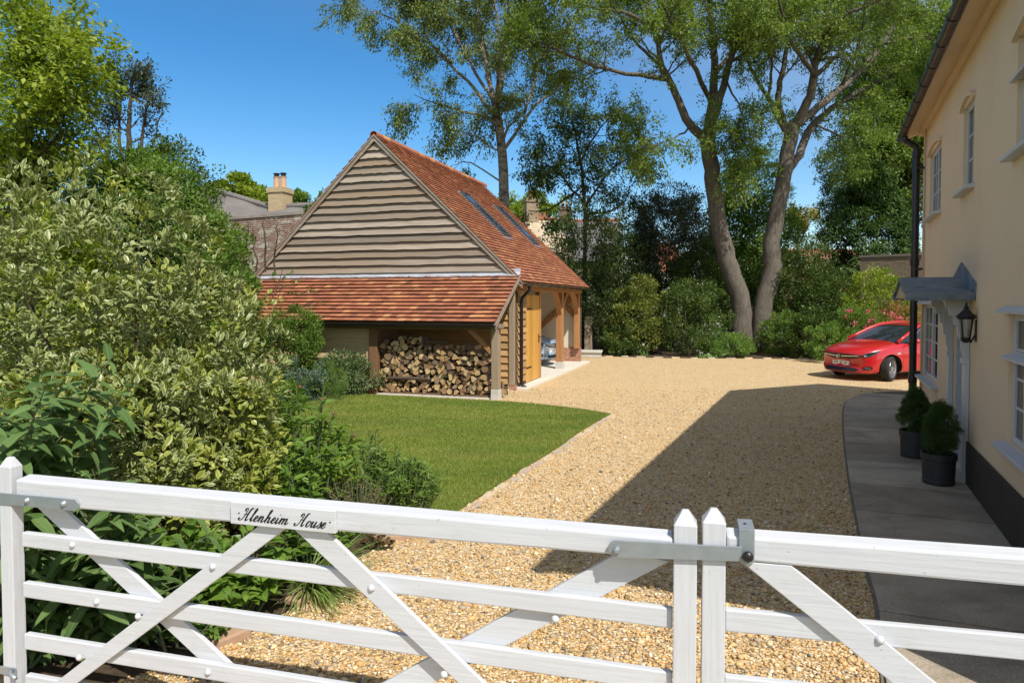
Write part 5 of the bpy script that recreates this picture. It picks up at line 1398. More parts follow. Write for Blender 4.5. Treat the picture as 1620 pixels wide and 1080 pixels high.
def crown_points(r, n, rad, amp=1.0, shell=.55, bottom=-.75, prof=None, ln=9):
    """points of an uneven ellipsoidal crown (unit outward directions too)"""
    ld, la, ls = lumps(r, ln)
    d = rand_dirs(n * 2, r); d = d[d[:, 2] > bottom][:n]
    m = 1 - .16 * amp + sum(a * amp * np.exp(ls_ * (d @ q - 1)) for q, a, ls_ in zip(ld, la, ls))
    s = shell + (1 - shell) * r.random(len(d)) ** .6
    rad = np.array(rad)
    P = d * (m * s)[:, None]
    if prof is not None: P[:, :2] *= prof((P[:, 2] + 1) / 2)[:, None]
    return P * rad, nrm(d / rad)
def shrub(name, label, cat, c, rad, z, nclump, nper, L, W, mat, seed, rc=.2, shell=.5, up=.35, amp=1.0, bottom=-.8, group=None, stems=7, stemr=.018, bark=None, prof=None, detail=False, flat=.85, jit=.7, droop=0.0, rows=None, out=.6, part="foliage", stemz=None, ln=9):
    """c ground position, z height of crown centre, rad crown radii"""
    r = np.random.default_rng(seed)
    root = thing(name, label, cat, (c[0], c[1], 0), 0, group)
    C, O = crown_points(r, nclump, rad, amp, shell, bottom, prof, ln)
    C[:, 2] += z; ok = C[:, 2] > .05; C, O = C[ok], O[ok]
    Rc = rc * float(np.mean(rad)) * r.uniform(.7, 1.35, len(C))
    P, D, N, t = clump_leaves(C, Rc, O, nper, r, up, out, jit, droop, flat)
    P[:, 2] = np.maximum(P[:, 2], .02)
    n = len(P); Ls = L * r.uniform(.7, 1.25, n); Ws = W * r.uniform(.75, 1.2, n)
    if detail: leaf_mesh(part, P, D, N, Ls, Ws, t, mat, root, rows or ((0, .12), (.42, 1.0), (1, .0)))
    else: leaf_quads(part, P, D, N, Ls, Ws, t, mat, root)
    if stems:
        mb = MB(); sel = r.choice(len(C), min(len(C), stems), replace=False)
        for i in sel:
            e = C[i]; b = np.array([e[0] * .12, e[1] * .12, 0]); m_ = b * .55 + e * .45 + np.array([0, 0, .12 * e[2]])
            mb.tube([b, (b + m_) / 2 + r.normal(0, .03, 3), m_, (m_ + e) / 2 + r.normal(0, .03, 3), e], [stemr, stemr * .85, stemr * .65, stemr * .45, stemr * .2], 6)
        mb.build("stem", bark or BARKC, root)
    return root

# ---- branching trees
def frame_tree(seed, limbs, lv_len, nch, twig_n, wob=.16, upb=.10, r_end=.3, spread=.75, droopy=0.0, twig_len=.8, start=.25, hang=None):
    """limbs: list of (points(world), radii, has_children). Returns tube builder and twig list"""
    r = np.random.default_rng(seed); mb = MB(); twigs = []
    def grow(p, d, L, rad, lvl):
        n = 5; pts = [p]; dd = nrm(d)
        for i in range(n):
            dd = nrm(dd + r.normal(0, wob, 3) + np.array([0, 0, upb * (1 if lvl > 0 else .4) - droopy * (i / n) * (1.6 if lvl == 0 else .6)]))
            pts.append(pts[-1] + dd * (L / n))
        rr = [rad * (1 - .72 * i / n) for i in range(n + 1)]
        mb.tube(pts, rr, 7 if rad > .06 else (5 if rad > .02 else 3), cap=False)
        if lvl == 0:
            twigs.append(pts); return
        for k in range(nch[lvl]):
            t = r.uniform(.25, 1.0) * n; i = min(n - 1, int(t)); f = t - i
            q = pts[i] * (1 - f) + pts[i+1] * f; dl = nrm(pts[i+1] - pts[i])
            nd = nrm(dl * .8 + rand_dirs(1, r)[0] * spread)
            grow(q, nd, lv_len[lvl - 1] * r.uniform(.6, 1.25), max(.006, rr[i] * r.uniform(.35, .6)), lvl - 1)
    for pts, radii, kids in limbs:
        S = smooth_line(pts, 5); Rr = np.interp(np.linspace(0, len(pts) - 1, len(S)), range(len(pts)), radii)
        S = [s + (r.normal(0, .02, 3) if i else 0) for i, s in enumerate(S)]
        mb.tube(S, list(Rr), 14 if Rr[0] > .15 else 9, cap=True)
        m = len(S)
        for k in range(kids):
            t = (start + (1 - start) * r.random() ** .85) * (m - 1); i = min(m - 2, int(t)); q = S[i] * (1 - t + i) + S[i+1] * (t - i)
            dl = nrm(S[i+1] - S[i]); side = rand_dirs(1, r)[0]; side -= dl * (side @ dl)
            nd = nrm(dl * r.uniform(.15, .8) + nrm(side) * r.uniform(.6, 1.0) + np.array([0, 0, .12]))
            grow(q, nd, lv_len[-1] * r.uniform(.55, 1.2) * (1 - .35 * t / m), max(.012, Rr[i] * r.uniform(.28, .5)), len(nch) - 1)
    return mb, twigs, r
def twig_leaves(twigs, r, per, spread, up=.1, along=.6, jit=.7, droop=.25, tsd=.16, keep=1.0):
    n_t = len(twigs); T = np.array([[np.asarray(p) for p in t] for t in twigs])      # (k,6,3)
    k = T.shape[0]; idx = np.repeat(np.arange(k), per); n = len(idx)
    s = (r.random(n) ** .7) * 4.999; i = s.astype(int); f = (s - i)[:, None]
    A, B = T[idx, i], T[idx, i + 1]
    P = A * (1 - f) + B * f + r.normal(0, spread, (n, 3))
    d = nrm(B - A)
    D = nrm(d * along + rand_dirs(n, r) * jit + np.array([0, 0, up - droop]))
    N = nrm(np.array([0, 0, 1.0]) + rand_dirs(n, r) * .7)
    tint = np.clip(.5 + r.normal(0, .18, k)[idx] + r.normal(0, tsd, n), 0, 1)
    return P, D, N, tint

LF_ELAE = leafmat("variegated_leaf", (0.085, 0.132, 0.034), (0.194, 0.256, 0.070), .22, .38, .4, varieg=((.33, .345, .13), (.49, .49, .25)))
LF_ELAEY = leafmat("yellow_variegated_leaf", (0.155, 0.217, 0.046), (0.310, 0.357, 0.078), .30, .38, .4, varieg=((.36, .38, .06), (.49, .48, .12)))
LF_BUD = leafmat("long_leaf", (.075, .14, .038), (.16, .255, .08), .28, .5, .3, veins=True)
LF_LIME = leafmat("lime_leaf", (.150, .235, .026), (.36, .42, .055), .42, .45, .35)
LF_MID = leafmat("mid_green_leaf", (.085, .165, .028), (.21, .315, .06), .38, .45, .35)
LF_DARK = leafmat("dark_leaf", (.028, .052, .015), (.080, .110, .032), .2, .4, .4)
LF_HOLM = leafmat("grey_green_leaf", (0.046, 0.070, 0.040), (0.132, 0.155, 0.093), .2, .5, .35)
LF_DEEP = leafmat("deep_green_leaf", (.040, .080, .015), (.120, .175, .034), .3, .42, .38)
LF_ASH = leafmat("ash_leaf", (.095, .165, .028), (.25, .335, .070), .40, .5, .3)
LF_BIRCH = leafmat("birch_leaf", (.105, .155, .034), (.25, .305, .08), .35, .5, .3)
LF_CONI = leafmat("conifer_spray", (0.043, 0.093, 0.025), (0.116, 0.194, 0.050), .2, .6, .2)
LF_GOLD = leafmat("yellow_leaf", (.30, .27, .07), (.50, .43, .14), .4, .5, .3)
LF_SAGE = leafmat("sage_leaf", (.075, .125, .045), (.19, .265, .115), .25, .5, .3)
LF_BLUE = leafmat("blue_green_leaf", (0.085, 0.147, 0.109), (0.202, 0.287, 0.209), .25, .5, .3)
LF_BRONZE = leafmat("brown_stem", (0.132, 0.093, 0.046), (0.310, 0.217, 0.109), .2, .7, .15)
LF_SPRING = leafmat("fresh_green_leaf", (.095, .19, .026), (.215, .335, .058), .42, .38, .4, veins=True)
LF_STRAP = leafmat("strap_leaf", (.13, .22, .05), (.30, .40, .12), .35, .4, .35)
LF_PINK = leafmat("rose_petal", (.50, .06, .11), (.72, .26, .32), .4, .6, .2)
LF_WHITE = leafmat("pale_petal", (.60, .62, .72), (.80, .80, .82), .4, .6, .2)
LF_FERN = leafmat("fern_leaf", (0.093, 0.186, 0.031), (0.232, 0.357, 0.078), .4, .5, .3)

# ---- 1. big variegated shrub behind the gate (left)
def big_variegated():
    r = np.random.default_rng(11)
    root = thing("variegated_shrub", "huge cream and green variegated shrub filling the left side behind the gate", "shrub", (-3.2, 5.9, 0))
    o = np.array([-3.2, 5.9, 0])
    Cs, Os = [], []
    for (cx, cy, cz, rx, ry, rz, n) in ((-3.85, 6.1, 1.30, 1.10, 1.2, 1.66, 540), (-3.15, 6.2, .95, .85, .9, 1.12, 360), (-4.8, 6.3, 1.35, 1.3, 1.3, 1.55, 340), (-2.72, 5.95, .66, .55, .62, .85, 230), (-3.25, 5.2, .8, .80, .7, .95, 280)):
        C, O = crown_points(r, n, (rx, ry, rz), 1.15, .56, -.85, None, 18)
        Cs.append(C + np.array([cx, cy, cz])); Os.append(O)
    C = np.vstack(Cs); O = np.vstack(Os); ok = C[:, 2] > .12; C, O = C[ok], O[ok]
    yel = (r.random(len(C)) < np.clip(.55 - .24 * (C[:, 2] - .5) + (C[:, 0] > -2.6) * .12, .06, .8))
    for part, sel, mat in (("foliage", ~yel, LF_ELAE), ("young_foliage", yel, LF_ELAEY)):
        c, od = C[sel], O[sel]
        P, D, N, t = clump_leaves(c, r.uniform(.07, .15, len(c)), od, 28, r, .35, .8, .65, 0, .9)
        n = len(P)
        leaf_mesh(part, P - o, D, N, (.068 * r.lognormal(0, .25, n)), .036 * r.uniform(.75, 1.2, n), t, mat, root, ((0, .10), (.28, .85), (.62, .95), (1, .0)), .18, .35)
    mb = MB()
    for i in r.choice(len(C), 70, replace=False):
        e = C[i] - o; b = np.array([e[0] * .35, e[1] * .3, 0.0]); m_ = (b + e) / 2 + np.array([0, 0, .15])
        mb.tube([b, m_ + r.normal(0, .04, 3), e * .96 + np.array([0, 0, .02])], [.02, .013, .005], 6)
    for i in r.choice(len(C), 45, replace=False):     # long wands standing out of the top
        if C[i][2] < 1.9: continue
        e = C[i] - o; mb.tube([e, e + O[i] * .12 + np.array([0, 0, .14]), e + O[i] * .2 + np.array([0, 0, .3])], [.006, .005, .003], 5)
    mb.build("stem", BARKC, root)
big_variegated()

# ---- 2. large lance-leaved plant just behind the gate
def lance_plant(label, x0, stems, seed, zs, spread=(.5, .35), size=.20, y0=3.95, name="lance_leaved_shrub"):
    r = np.random.default_rng(seed); o = np.array([x0, y0, 0]); root = thing(name, label, "shrub", tuple(o))
    P, D, N, L = [], [], [], []; mb = MB()
    for s in range(stems):
        b = np.array([r.normal(0, spread[0] * .25), r.normal(0, spread[1] * .25), 0]); h = r.uniform(*zs); lean = np.array([r.normal(0, spread[0]), r.normal(-.04, spread[1]), 0])
        pts = [b + lean * (t ** 1.5) + np.array([0, 0, h * (t - .12 * t * t)]) for t in np.linspace(0, 1, 7)]
        pts = [p + r.normal(0, .012, 3) for p in pts]
        mb.tube(pts, [.010 - .0012 * i for i in range(7)], 6)
        nn = int(h / .085)
        for k in range(nn):
            t = .14 + .86 * (k + r.random() * .4) / nn; u = t * 6; i = min(5, int(u)); f = min(1, u - i); p = pts[i] * (1 - f) + pts[i+1] * f
            ax = nrm(pts[i+1] - pts[i]); a0 = (k % 2) * math.pi / 2 + r.normal(0, .25)
            e1 = nrm(np.cross(ax, [0.3, 1, 0.2])); e2 = np.cross(ax, e1)
            for q in (0, math.pi):
                side = e1 * math.cos(a0 + q) + e2 * math.sin(a0 + q)
                P.append(p); D.append(side * 1.0 + ax * r.uniform(.05, .7) + np.array([0, 0, r.uniform(-.25, .1)])); N.append(ax + np.array([0, 0, .5]) + r.normal(0, .2, 3)); L.append(size * r.uniform(.55, 1.15) * (1 - .35 * max(0, t - .75) / .25))
    L = np.array(L)
    leaf_mesh("foliage", np.array(P), np.array(D), np.array(N), L, L * r.uniform(.29, .39, len(L)), r.random(len(L)), LF_BUD, root, ((0, .10), (.15, .62), (.35, 1.0), (.6, .82), (.82, .42), (1, 0)), r.uniform(.1, .6, len(L)), .28)
    mb.build("stem", plain("green_stem", (.10, .13, .06), .7, var=.3), root)
lance_plant("tall plant with long lance shaped leaves behind the heel of the left gate leaf", -3.10, 46, 21, (1.0, 2.05), (.45, .28), .25, 4.0)
lance_plant("lance leaved plant standing behind the left brace of the gate, leaves above the top rail", -2.30, 20, 22, (.6, 1.36), (.32, .2), .235, 3.96)
lance_plant("low lance leaved plant in the shade between the lower gate rails", -2.75, 26, 23, (.3, .9), (.42, .2), .19, 3.85)

# ---- 3. border plants seen through and over the gate
def broad_plant(name, label, cat, x, y, rx, ry, h, stems, seed, size, mat, ratio=.5, drp=.35, rows=((0, .1), (.2, .75), (.5, 1.0), (.8, .55), (1, 0)), per=9, buds=None):
    r = np.random.default_rng(seed); root = thing(name, label, cat, (x, y, 0)); P, D, N, L = [], [], [], []; mb = MB(); tops = []
    for s in range(stems):
        a = r.uniform(0, 6.283); q = math.sqrt(r.random()); e = np.array([rx * q * math.cos(a), ry * q * math.sin(a), h * r.uniform(.6, 1.0) * (1 - .35 * q * q)]); b = e * np.array([.45, .45, 0])
        pts = [b, b * .6 + e * .4 + np.array([0, 0, e[2] * .08]), e * .75 + b * .25 + np.array([0, 0, e[2] * .06]), e]; mb.tube(pts, [.007, .006, .005, .003], 5); tops.append(e)
        for k in range(per):
            t = .2 + .8 * r.random() ** .7; u = t * 3; i = min(2, int(u)); f = min(1, u - i); p = pts[i] * (1 - f) + pts[i+1] * f
            sd = rand_dirs(1, r)[0]; sd[2] = abs(sd[2]) * .4
            P.append(p); D.append(nrm(sd) + np.array([e[0], e[1], 0]) * .5 + np.array([0, 0, r.uniform(-.1, .5)])); N.append(np.array([0, 0, 1]) + r.normal(0, .35, 3)); L.append(size * r.uniform(.55, 1.2))
    L = np.array(L)
    leaf_mesh("foliage", np.array(P), np.array(D), np.array(N), L, L * ratio * r.uniform(.8, 1.2, len(L)), r.random(len(L)), mat, root, rows, drp, .25)
    mb.build("stem", plain("green_stem", (.10, .13, .06), .7, var=.3), root)
    if buds:
        for k in range(buds):
            mb = MB(); e = tops[k] + np.array([.02, -.02, .05]); mb.tube([tops[k], (tops[k] + e) / 2, e], [.005, .004, .004], 5, 1); rr_ = .016
            mb.lathe([(.002, -rr_), (rr_ * .8, -rr_ * .7), (rr_, 0), (rr_ * .75, rr_ * .75), (.003, rr_)], e + np.array([0, 0, .015]), (.1, 0, 1), 10)
            mb.build("flower_bud", [plain("peony_bud", (.20, .075, .06), .6, var=.3), plain("bud_stem", (.16, .10, .06), .7)], root)
    return root
broad_plant("peony", "peony with glossy leaves and round pink buds at the near edge of the lawn", "flowering plant", -2.0, 6.75, .55, .5, 1.22, 52, 31, .135, LF_SPRING, .34, .3, per=13, buds=6)
broad_plant("leafy_plant", "leafy green plant in front of the peony, just above the top rail of the gate", "plant", -1.78, 6.0, .45, .38, .86, 48, 32, .12, LF_SPRING, .40, .35, per=12)
broad_plant("euphorbia", "lime green euphorbia dome among the border plants", "plant", -1.52, 6.15, .26, .24, .70, 34, 33, .065, LF_LIME, .35, .2, per=16)
broad_plant("willowherb", "narrow leaved green plant at the right end of the border against the lawn", "plant", -1.02, 6.30, .40, .36, .66, 90, 34, .095, LF_MID, .20, .25, per=18)
broad_plant("aster", "mid green clump of narrow leaves between the euphorbia and the lawn", "plant", -1.36, 6.65, .36, .34, .80, 60, 35, .095, LF_MID, .22, .25, per=16)
broad_plant("blue_green_sedum", "small blue green plant at the lawn edge of the border", "plant", -.98, 6.62, .16, .16, .28, 18, 36, .06, LF_BLUE, .3, .2, per=10)
broad_plant("heather", "twiggy brown and grey heather behind the name board", "plant", -1.36, 5.95, .32, .22, .58, 90, 37, .045, LF_BRONZE, .14, .1, per=14)
broad_plant("bergenia", "broad leaved plant low behind the gate, left of the grass tuft", "plant", -1.95, 4.75, .45, .40, .50, 34, 38, .13, LF_SPRING, .62, .45, per=7)
broad_plant("climbing_nasturtium", "heart leaved plant in the shade behind the middle gate rails", "plant", -2.28, 4.50, .50, .32, .72, 44, 39, .10, LF_SPRING, .75, .35, per=9)
broad_plant("nettle_patch", "toothed mid green plant at the foot of the border beside the gate", "plant", -2.50, 4.02, .50, .22, .50, 70, 40, .10, LF_SPRING, .40, .35, per=10)
broad_plant("heuchera", "small dull bronze leaved plant on the gravel edge right of the name board", "plant", -1.12, 5.62, .16, .12, .13, 16, 41, .05, leafmat("red_leaf", (.075, .045, .025), (.16, .10, .04), .3), .8, .2, per=5)
broad_plant("green_border_plant", "mid green leafy plant behind the name board and below the peony", "plant", -1.58, 5.35, .40, .30, .52, 60, 42, .10, LF_MID, .40, .3, per=12)
broad_plant("low_weeds", "low green weeds where the border meets the gravel beside the gate", "plant", -2.0, 4.05, .32, .16, .22, 40, 43, .07, LF_FERN, .4, .35, per=9)
broad_plant("plantain", "broad leaved low plant between the grass tuft and the lance leaved plants", "plant", -1.82, 4.42, .34, .28, .40, 40, 44, .10, LF_SPRING, .6, .4, per=8)
def strap_tuft(name, label, x, y, n, Lr, seed, mat, w=.009, ang=None, part="foliage", fall=1.4):
    r = np.random.default_rng(seed); root = thing(name, label, "grass tuft", (x, y, 0))
    a = r.uniform(0, 6.283, n) if ang is None else r.normal(ang, .55, n)
    P = np.stack([r.normal(0, .04, n), r.normal(0, .04, n), np.full(n, .01)], 1); el = r.uniform(.5, 1.25, n)
    D = np.stack([np.cos(a) * np.cos(el), np.sin(a) * np.cos(el), np.sin(el)], 1)
    L = r.uniform(*Lr, n); rows = tuple((v, 1 - v ** 2.2) for v in np.linspace(0, 1, 8))
    n_ = np.tile(np.array([0, 0, 1.0]), (n, 1)) + r.normal(0, .15, (n, 3))
    leaf_mesh(part, P, D, n_, L, w, r.random(n), mat, root, rows, r.uniform(.35, .75, n) * fall * .8, .3)
    return root
strap_tuft("grass_tuft", "pale green tuft of strap leaves flopping over the gravel edge", -1.46, 4.80, 230, (.34, .56), 51, LF_STRAP, .014, -.35)
# ---- 4. plants by the log store
def gpt(px, py): p = gp(px, py); return (p[0], p[1])
shrub("hebe", "sage green bushy shrub in front of the log store boards", "shrub", gpt(545, 622), (.85, .50, .50), .36, 170, 60, .085, .024, LF_SAGE, 61, rc=.24, up=.2, stems=9)
shrub("fennel", "feathery bright green plant low in front of the sage green shrub", "plant", gpt(515, 634), (.42, .35, .40), .28, 70, 90, .07, .006, LF_MID, 62, rc=.3, stems=5)
shrub("blue_rue", "blue green low plant between the variegated shrub and the fennel", "plant", gpt(465, 636), (.55, .4, .45), .32, 80, 60, .06, .022, LF_BLUE, 63, rc=.25, stems=5)
shrub("cistus", "rounded green bush with bronze tips against the end of the lean-to roof", "shrub", gpt(458, 628), (.68, .7, .85), 1.05, 170, 75, .06, .026, LF_MID, 64, rc=.2, stems=12)
shrub("ground_cover_plant", "low green leafy plant at the left corner of the lawn", "plant", gpt(440, 650), (.5, .4, .28), .18, 60, 50, .07, .035, LF_FERN, 65, rc=.25, stems=4)
# ---- 5. left hand trees and tall shrubs
def skyline_tree(name, label, base, pts, Y, radii, kids, seed, lv_len, nch, mat, bark, per, L, W, spread=.06, leafy="quads", **kw):
    tw = {k: kw.pop(k) for k in ("up", "along", "jit", "droop", "tsd") if k in kw}
    b = np.array([base[0], base[1], 0.0])
    limbs = []
    for (pp, rr, kd) in pts: limbs.append(([np.array(p) - b for p in pp], rr, kd))
    mb, twigs, r = frame_tree(seed, limbs, lv_len, nch, 0, **kw)
    root = thing(name, label, "tree", tuple(b))
    mb.build("trunk", bark, root, smooth=True)
    P, D, N, t = twig_leaves(twigs, r, per, spread, **tw)
    n = len(P)
    leaf_quads("crown", P, D, N, L * r.uniform(.65, 1.3, n), W * r.uniform(.7, 1.25, n), t, mat, root)
    return root, len(twigs), n
def A3(px, py, Y): return at(px, py, Y)
def pole(px0, py_top, Y, lean=0, n=4):
    top = at(px0 + lean, py_top, Y); b = np.array([at(px0, 475, Y)[0], Y, 0.0]); return [b + (top - b) * t for t in np.linspace(0, 1, n)]
# lime green tree at the far left
Y = 10.5
b = np.array([at(-10, 475, Y)[0], Y, 0])
print("lime", skyline_tree("hornbeam", "bright lime green broadleaf tree at the left edge above the variegated shrub", b,
    [(pole(-10, 40, Y, 55), [.14, .10, .06, .02], 26), (pole(-15, 120, Y, -60), [.09, .06, .04, .02], 12), ([pole(-10, 40, Y, 55)[1], at(60, 170, 10.0), at(105, 120, 9.8)], [.06, .04, .015], 13), ([pole(-10, 40, Y, 55)[0] + np.array([0, 0, 1.2]), at(50, 280, 10.0), at(100, 210, 9.8)], [.06, .04, .015], 12)], Y, None, None, 71, (.55, 1.15), (0, 7), LF_LIME, BARKC, 48, .088, .050, .085, wob=.18, upb=.14, droop=.3, start=.3)[1:])
# dark small-leaved tree rising behind
Y = 17.0
b = np.array([at(205, 475, Y)[0], Y, 0])
tp = [at(205, 300, Y), at(204, 190, Y), at(214, 95, Y)]
print("dark", skyline_tree("holm_oak", "sparse dark tree with bare upright stems rising above the left shrubs", b,
    [([b] + tp, [.12, .08, .05, .02], 11), ([b + np.array([0, 0, 2.5]), at(190, 220, Y), at(180, 125, Y)], [.06, .035, .012], 7), ([b + np.array([0, 0, 2.5]), at(225, 220, Y), at(236, 140, Y)], [.06, .035, .012], 6), ([b + np.array([0, 0, 2.2]), at(165, 240, Y), at(142, 190, Y)], [.06, .03, .012], 9), ([b + np.array([0, 0, 2.6]), at(245, 215, Y), at(262, 165, Y)], [.03, .02, .006], 0)], Y, None, None, 72, (.40, .75), (0, 5), LF_HOLM, BARKC, 34, .085, .045, .07, wob=.14, upb=.2, droop=.1, start=.42)[1:])
# rounded green trees left of the garage
def bpt(px, Y): return (at(px, 475, Y)[0], Y)
shrub("laburnum", "rounded mid green tree crown behind the variegated shrub", "tree", bpt(235, 11.5), (1.15, 1.1, 1.35), 3.10, 330, 85, .085, .036, LF_MID, 73, rc=.19, up=.0, droop=.25, stems=14, stemr=.05, bark=BARKC, part="crown", ln=14)
shrub("laurel", "taller green shrub at the right shoulder of the rounded tree", "tree", bpt(272, 12.5), (.70, .8, 1.25), 3.55, 200, 70, .075, .034, LF_DEEP, 74, rc=.22, up=.1, stems=10, stemr=.04, part="crown", ln=12)
shrub("bay_tree", "dark leafy tree between the lime green tree and the rounded crown", "tree", bpt(130, 13.5), (1.3, 1.1, 1.5), 3.3, 240, 70, .085, .04, LF_DEEP, 75, rc=.2, stems=8, stemr=.05, part="crown", ln=12)
shrub("lilac", "mid green shrub behind the top of the variegated shrub at the left", "shrub", bpt(60, 9.5), (1.5, .9, 1.3), 1.9, 260, 70, .085, .048, LF_LIME, 76, rc=.18, stems=8, ln=12)
shrub("plum_tree", "loose green and bronze shrub between the variegated shrub and the garage gable", "tree", bpt(338, 13.2), (.78, .85, 1.25), 1.95, 240, 60, .075, .036, leafmat("bronze_green_leaf", (0.093, 0.116, 0.031), (0.202, 0.256, 0.062), .35), 77, rc=.18, up=.15, stems=16, stemr=.03, part="crown", ln=14, amp=1.2)
shrub("elder", "bright green shrub at the right edge of the variegated shrub, below the plum", "shrub", bpt(312, 11.0), (.72, .8, 1.15), 1.9, 200, 70, .08, .036, LF_MID, 78, rc=.2, stems=10, ln=12)
shrub("hazel", "green bush filling the dip between the rounded tree and the thatched roof", "shrub", bpt(310, 15.5), (.9, .9, 1.6), 2.0, 220, 60, .085, .05, LF_MID, 79, rc=.2, stems=10, ln=12)
# bare twigs sticking out above the plum and trailing shoots over the tiles
def wands(name, label, base, tips, seed, mat, leaves=10, size=.05, rad=.012):
    r = np.random.default_rng(seed); b = np.array([base[0], base[1], 0]); root = thing(name, label, "shrub", tuple(b)); mb = MB(); P, D, N = [], [], []
    for (s, e) in tips:
        s, e = np.array(s) - b, np.array(e) - b; pts = [s + (e - s) * t + r.normal(0, .03, 3) * (0 < t < 1) + np.array([0, 0, .10 * math.sin(math.pi * t)]) for t in np.linspace(0, 1, 6)]
        mb.tube(pts, [rad * (1 - .13 * i) for i in range(6)], 5)
        for k in range(leaves):
            t = (.35 + .65 * r.random()) * 5; i = min(4, int(t)); f = t - i; P.append(pts[i] * (1 - f) + pts[i+1] * f); D.append(rand_dirs(1, r)[0] + np.array([0, 0, .2])); N.append(np.array([0, 0, 1]) + r.normal(0, .4, 3))
    if P: leaf_quads("foliage", np.array(P), np.array(D), np.array(N), size, size * .5, r.random(len(P)), mat, root)
    mb.build("stem", BARKC, root); return root
wands("pruned_stems", "bare pruned stems standing up in front of the old brick wall", bpt(400, 14.5), [(at(360 + i * 15, 430, 14.5), at(352 + i * 16 + (i % 3) * 4, 338 + (i * 7) % 22, 14.5)) for i in range(6)], 81, LF_MID, 6, .06, .022)
wands("trailing_shoots", "thin leafy shoots reaching across the lean-to roof tiles", bpt(455, 13.6), [(at(430, 480, 13.6), at(505, 462, 13.3)), (at(440, 500, 13.6), at(520, 484, 13.2)), (at(430, 470, 13.8), at(480, 445, 13.6)), (at(440, 470, 13.6), at(462, 425, 13.8)), (at(430, 465, 13.6), at(437, 432, 13.8)), (at(470, 500, 13.6), at(492, 520, 13.2))], 82, LF_MID, 26, .06, .008)
wands("branch_over_gable", "small leafy branch rising beside the left verge of the garage", bpt(500, 19.5), [(at(470, 370, 19.5), at(512, 300, 19.5)), (at(470, 370, 19.5), at(490, 325, 19.5)), (at(480, 360, 19.5), at(522, 312, 19.5))], 83, LF_MID, 60, .11, .02)
shrub("distant_round_tree", "round green tree crown beyond the thatched roof", "tree", bpt(383, 62), (2.6, 2.4, 2.7), 10.6, 190, 60, .34, .2, LF_LIME, 84, rc=.2, stems=6, stemr=.15, part="crown", ln=12)
shrub("far_tree", "small green tree top just right of the chimney", "tree", bpt(468, 60), (1.5, 1.4, 2.0), 9.6, 90, 50, .3, .18, LF_MID, 85, rc=.22, stems=5, stemr=.12, part="crown")
shrub("tree_behind_chimney", "bright green tree behind the stone chimney at the garage ridge", "tree", bpt(835, 58), (3.0, 2.4, 2.6), 7.8, 200, 60, .32, .18, LF_LIME, 86, rc=.2, stems=6, stemr=.15, part="crown", ln=12)

# ---- 6. the birch behind the garage
Y = 28.0
b = np.array([at(800, 475, Y)[0], Y, 0]); q = lambda x, y, dy=0: at(x, y, Y + dy)
birch = [([b, q(797, 300), q(790, 205), q(783, 165)], [0.234, 0.203, 0.172, 0.133], 5),
         ([q(785, 175), q(770, 110), q(757, 40), q(752, -40), q(748, -120)], [0.109, 0.086, 0.062, 0.039, 0.016], 12), ([q(787, 180), q(797, 100), q(803, 20), q(806, -60), q(800, -150)], [0.109, 0.086, 0.062, 0.039, 0.016], 12),
         ([q(787, 190), q(740, 130), q(690, 80), q(655, 20), q(628, -40)], [0.086, 0.062, 0.047, 0.031, 0.012], 13), ([q(715, 100), q(660, 55), q(610, 25), q(572, 15)], [.055, .04, .03, .012], 13), ([q(725, 60), q(680, -10), q(630, -60)], [.05, .035, .012], 11), ([q(830, 180), q(850, 110), q(860, 30), q(855, -40)], [.06, .045, .03, .012], 11), ([q(780, 160), q(735, 85), q(705, 20), q(690, -60)], [0.070, 0.055, 0.039, 0.016], 10),
         ([q(795, 240), q(840, 175), q(880, 140), q(912, 110)], [0.078, 0.058, 0.039, 0.016], 9), ([q(789, 190), q(700, 168), q(655, 150)], [0.047, 0.035, 0.012], 7), ([q(796, 245), q(750, 215), q(712, 205)], [0.039, 0.027, 0.009], 5), ([q(798, 290), q(745, 258), q(712, 262)], [0.039, 0.027, 0.009], 4),
         ([q(780, 160, .5), q(765, 60, 2), q(735, -40, 2.6)], [0.070, 0.047, 0.016], 9), ([q(785, 170, -.5), q(790, 70, -2), q(775, -50, -2.6)], [0.070, 0.047, 0.016], 9)]
print("birch", skyline_tree("birch_tree", "tall open birch with pale forking stems rising behind the garage roof", b, birch, Y, None, None, 91, (1.0, 1.9), (0, 7), LF_BIRCH, BARKB, 64, .135, .060, .12, wob=.16, upb=.06, droopy=.30, droop=.5, start=.22)[1:])
# dark drooping tree right of the birch
Y = 30.0
b = np.array([at(925, 475, Y)[0], Y, 0])
dk = [([b, q(925, 330, 2), q(915, 240, 2), q(905, 190, 2)], [.10, .085, .06, .03], 16), ([q(922, 320, 2), q(880, 270, 1), q(848, 255, 0)], [.06, .045, .02], 13), ([q(925, 330, 2), q(965, 270, 1), q(1005, 245, 0)], [.06, .045, .02], 13), ([q(915, 260, 2), q(945, 210, 1), q(965, 185, 1)], [.05, .04, .02], 12), ([q(915, 300, 2), q(870, 330, 1), q(835, 335, 1)], [.05, .04, .015], 4), ([q(925, 340, 2), q(975, 330, 1), q(1000, 300, 1)], [.06, .04, .015], 6)]
print("dk", skyline_tree("dark_drooping_tree", "dark leaved drooping tree between the birch and the leaning trunks", b, dk, Y, None, None, 92, (.85, 1.7), (0, 7), LF_DEEP, BARKC, 42, .15, .075, .12, wob=.18, upb=.02, droopy=.25, droop=.4, start=.2)[1:])

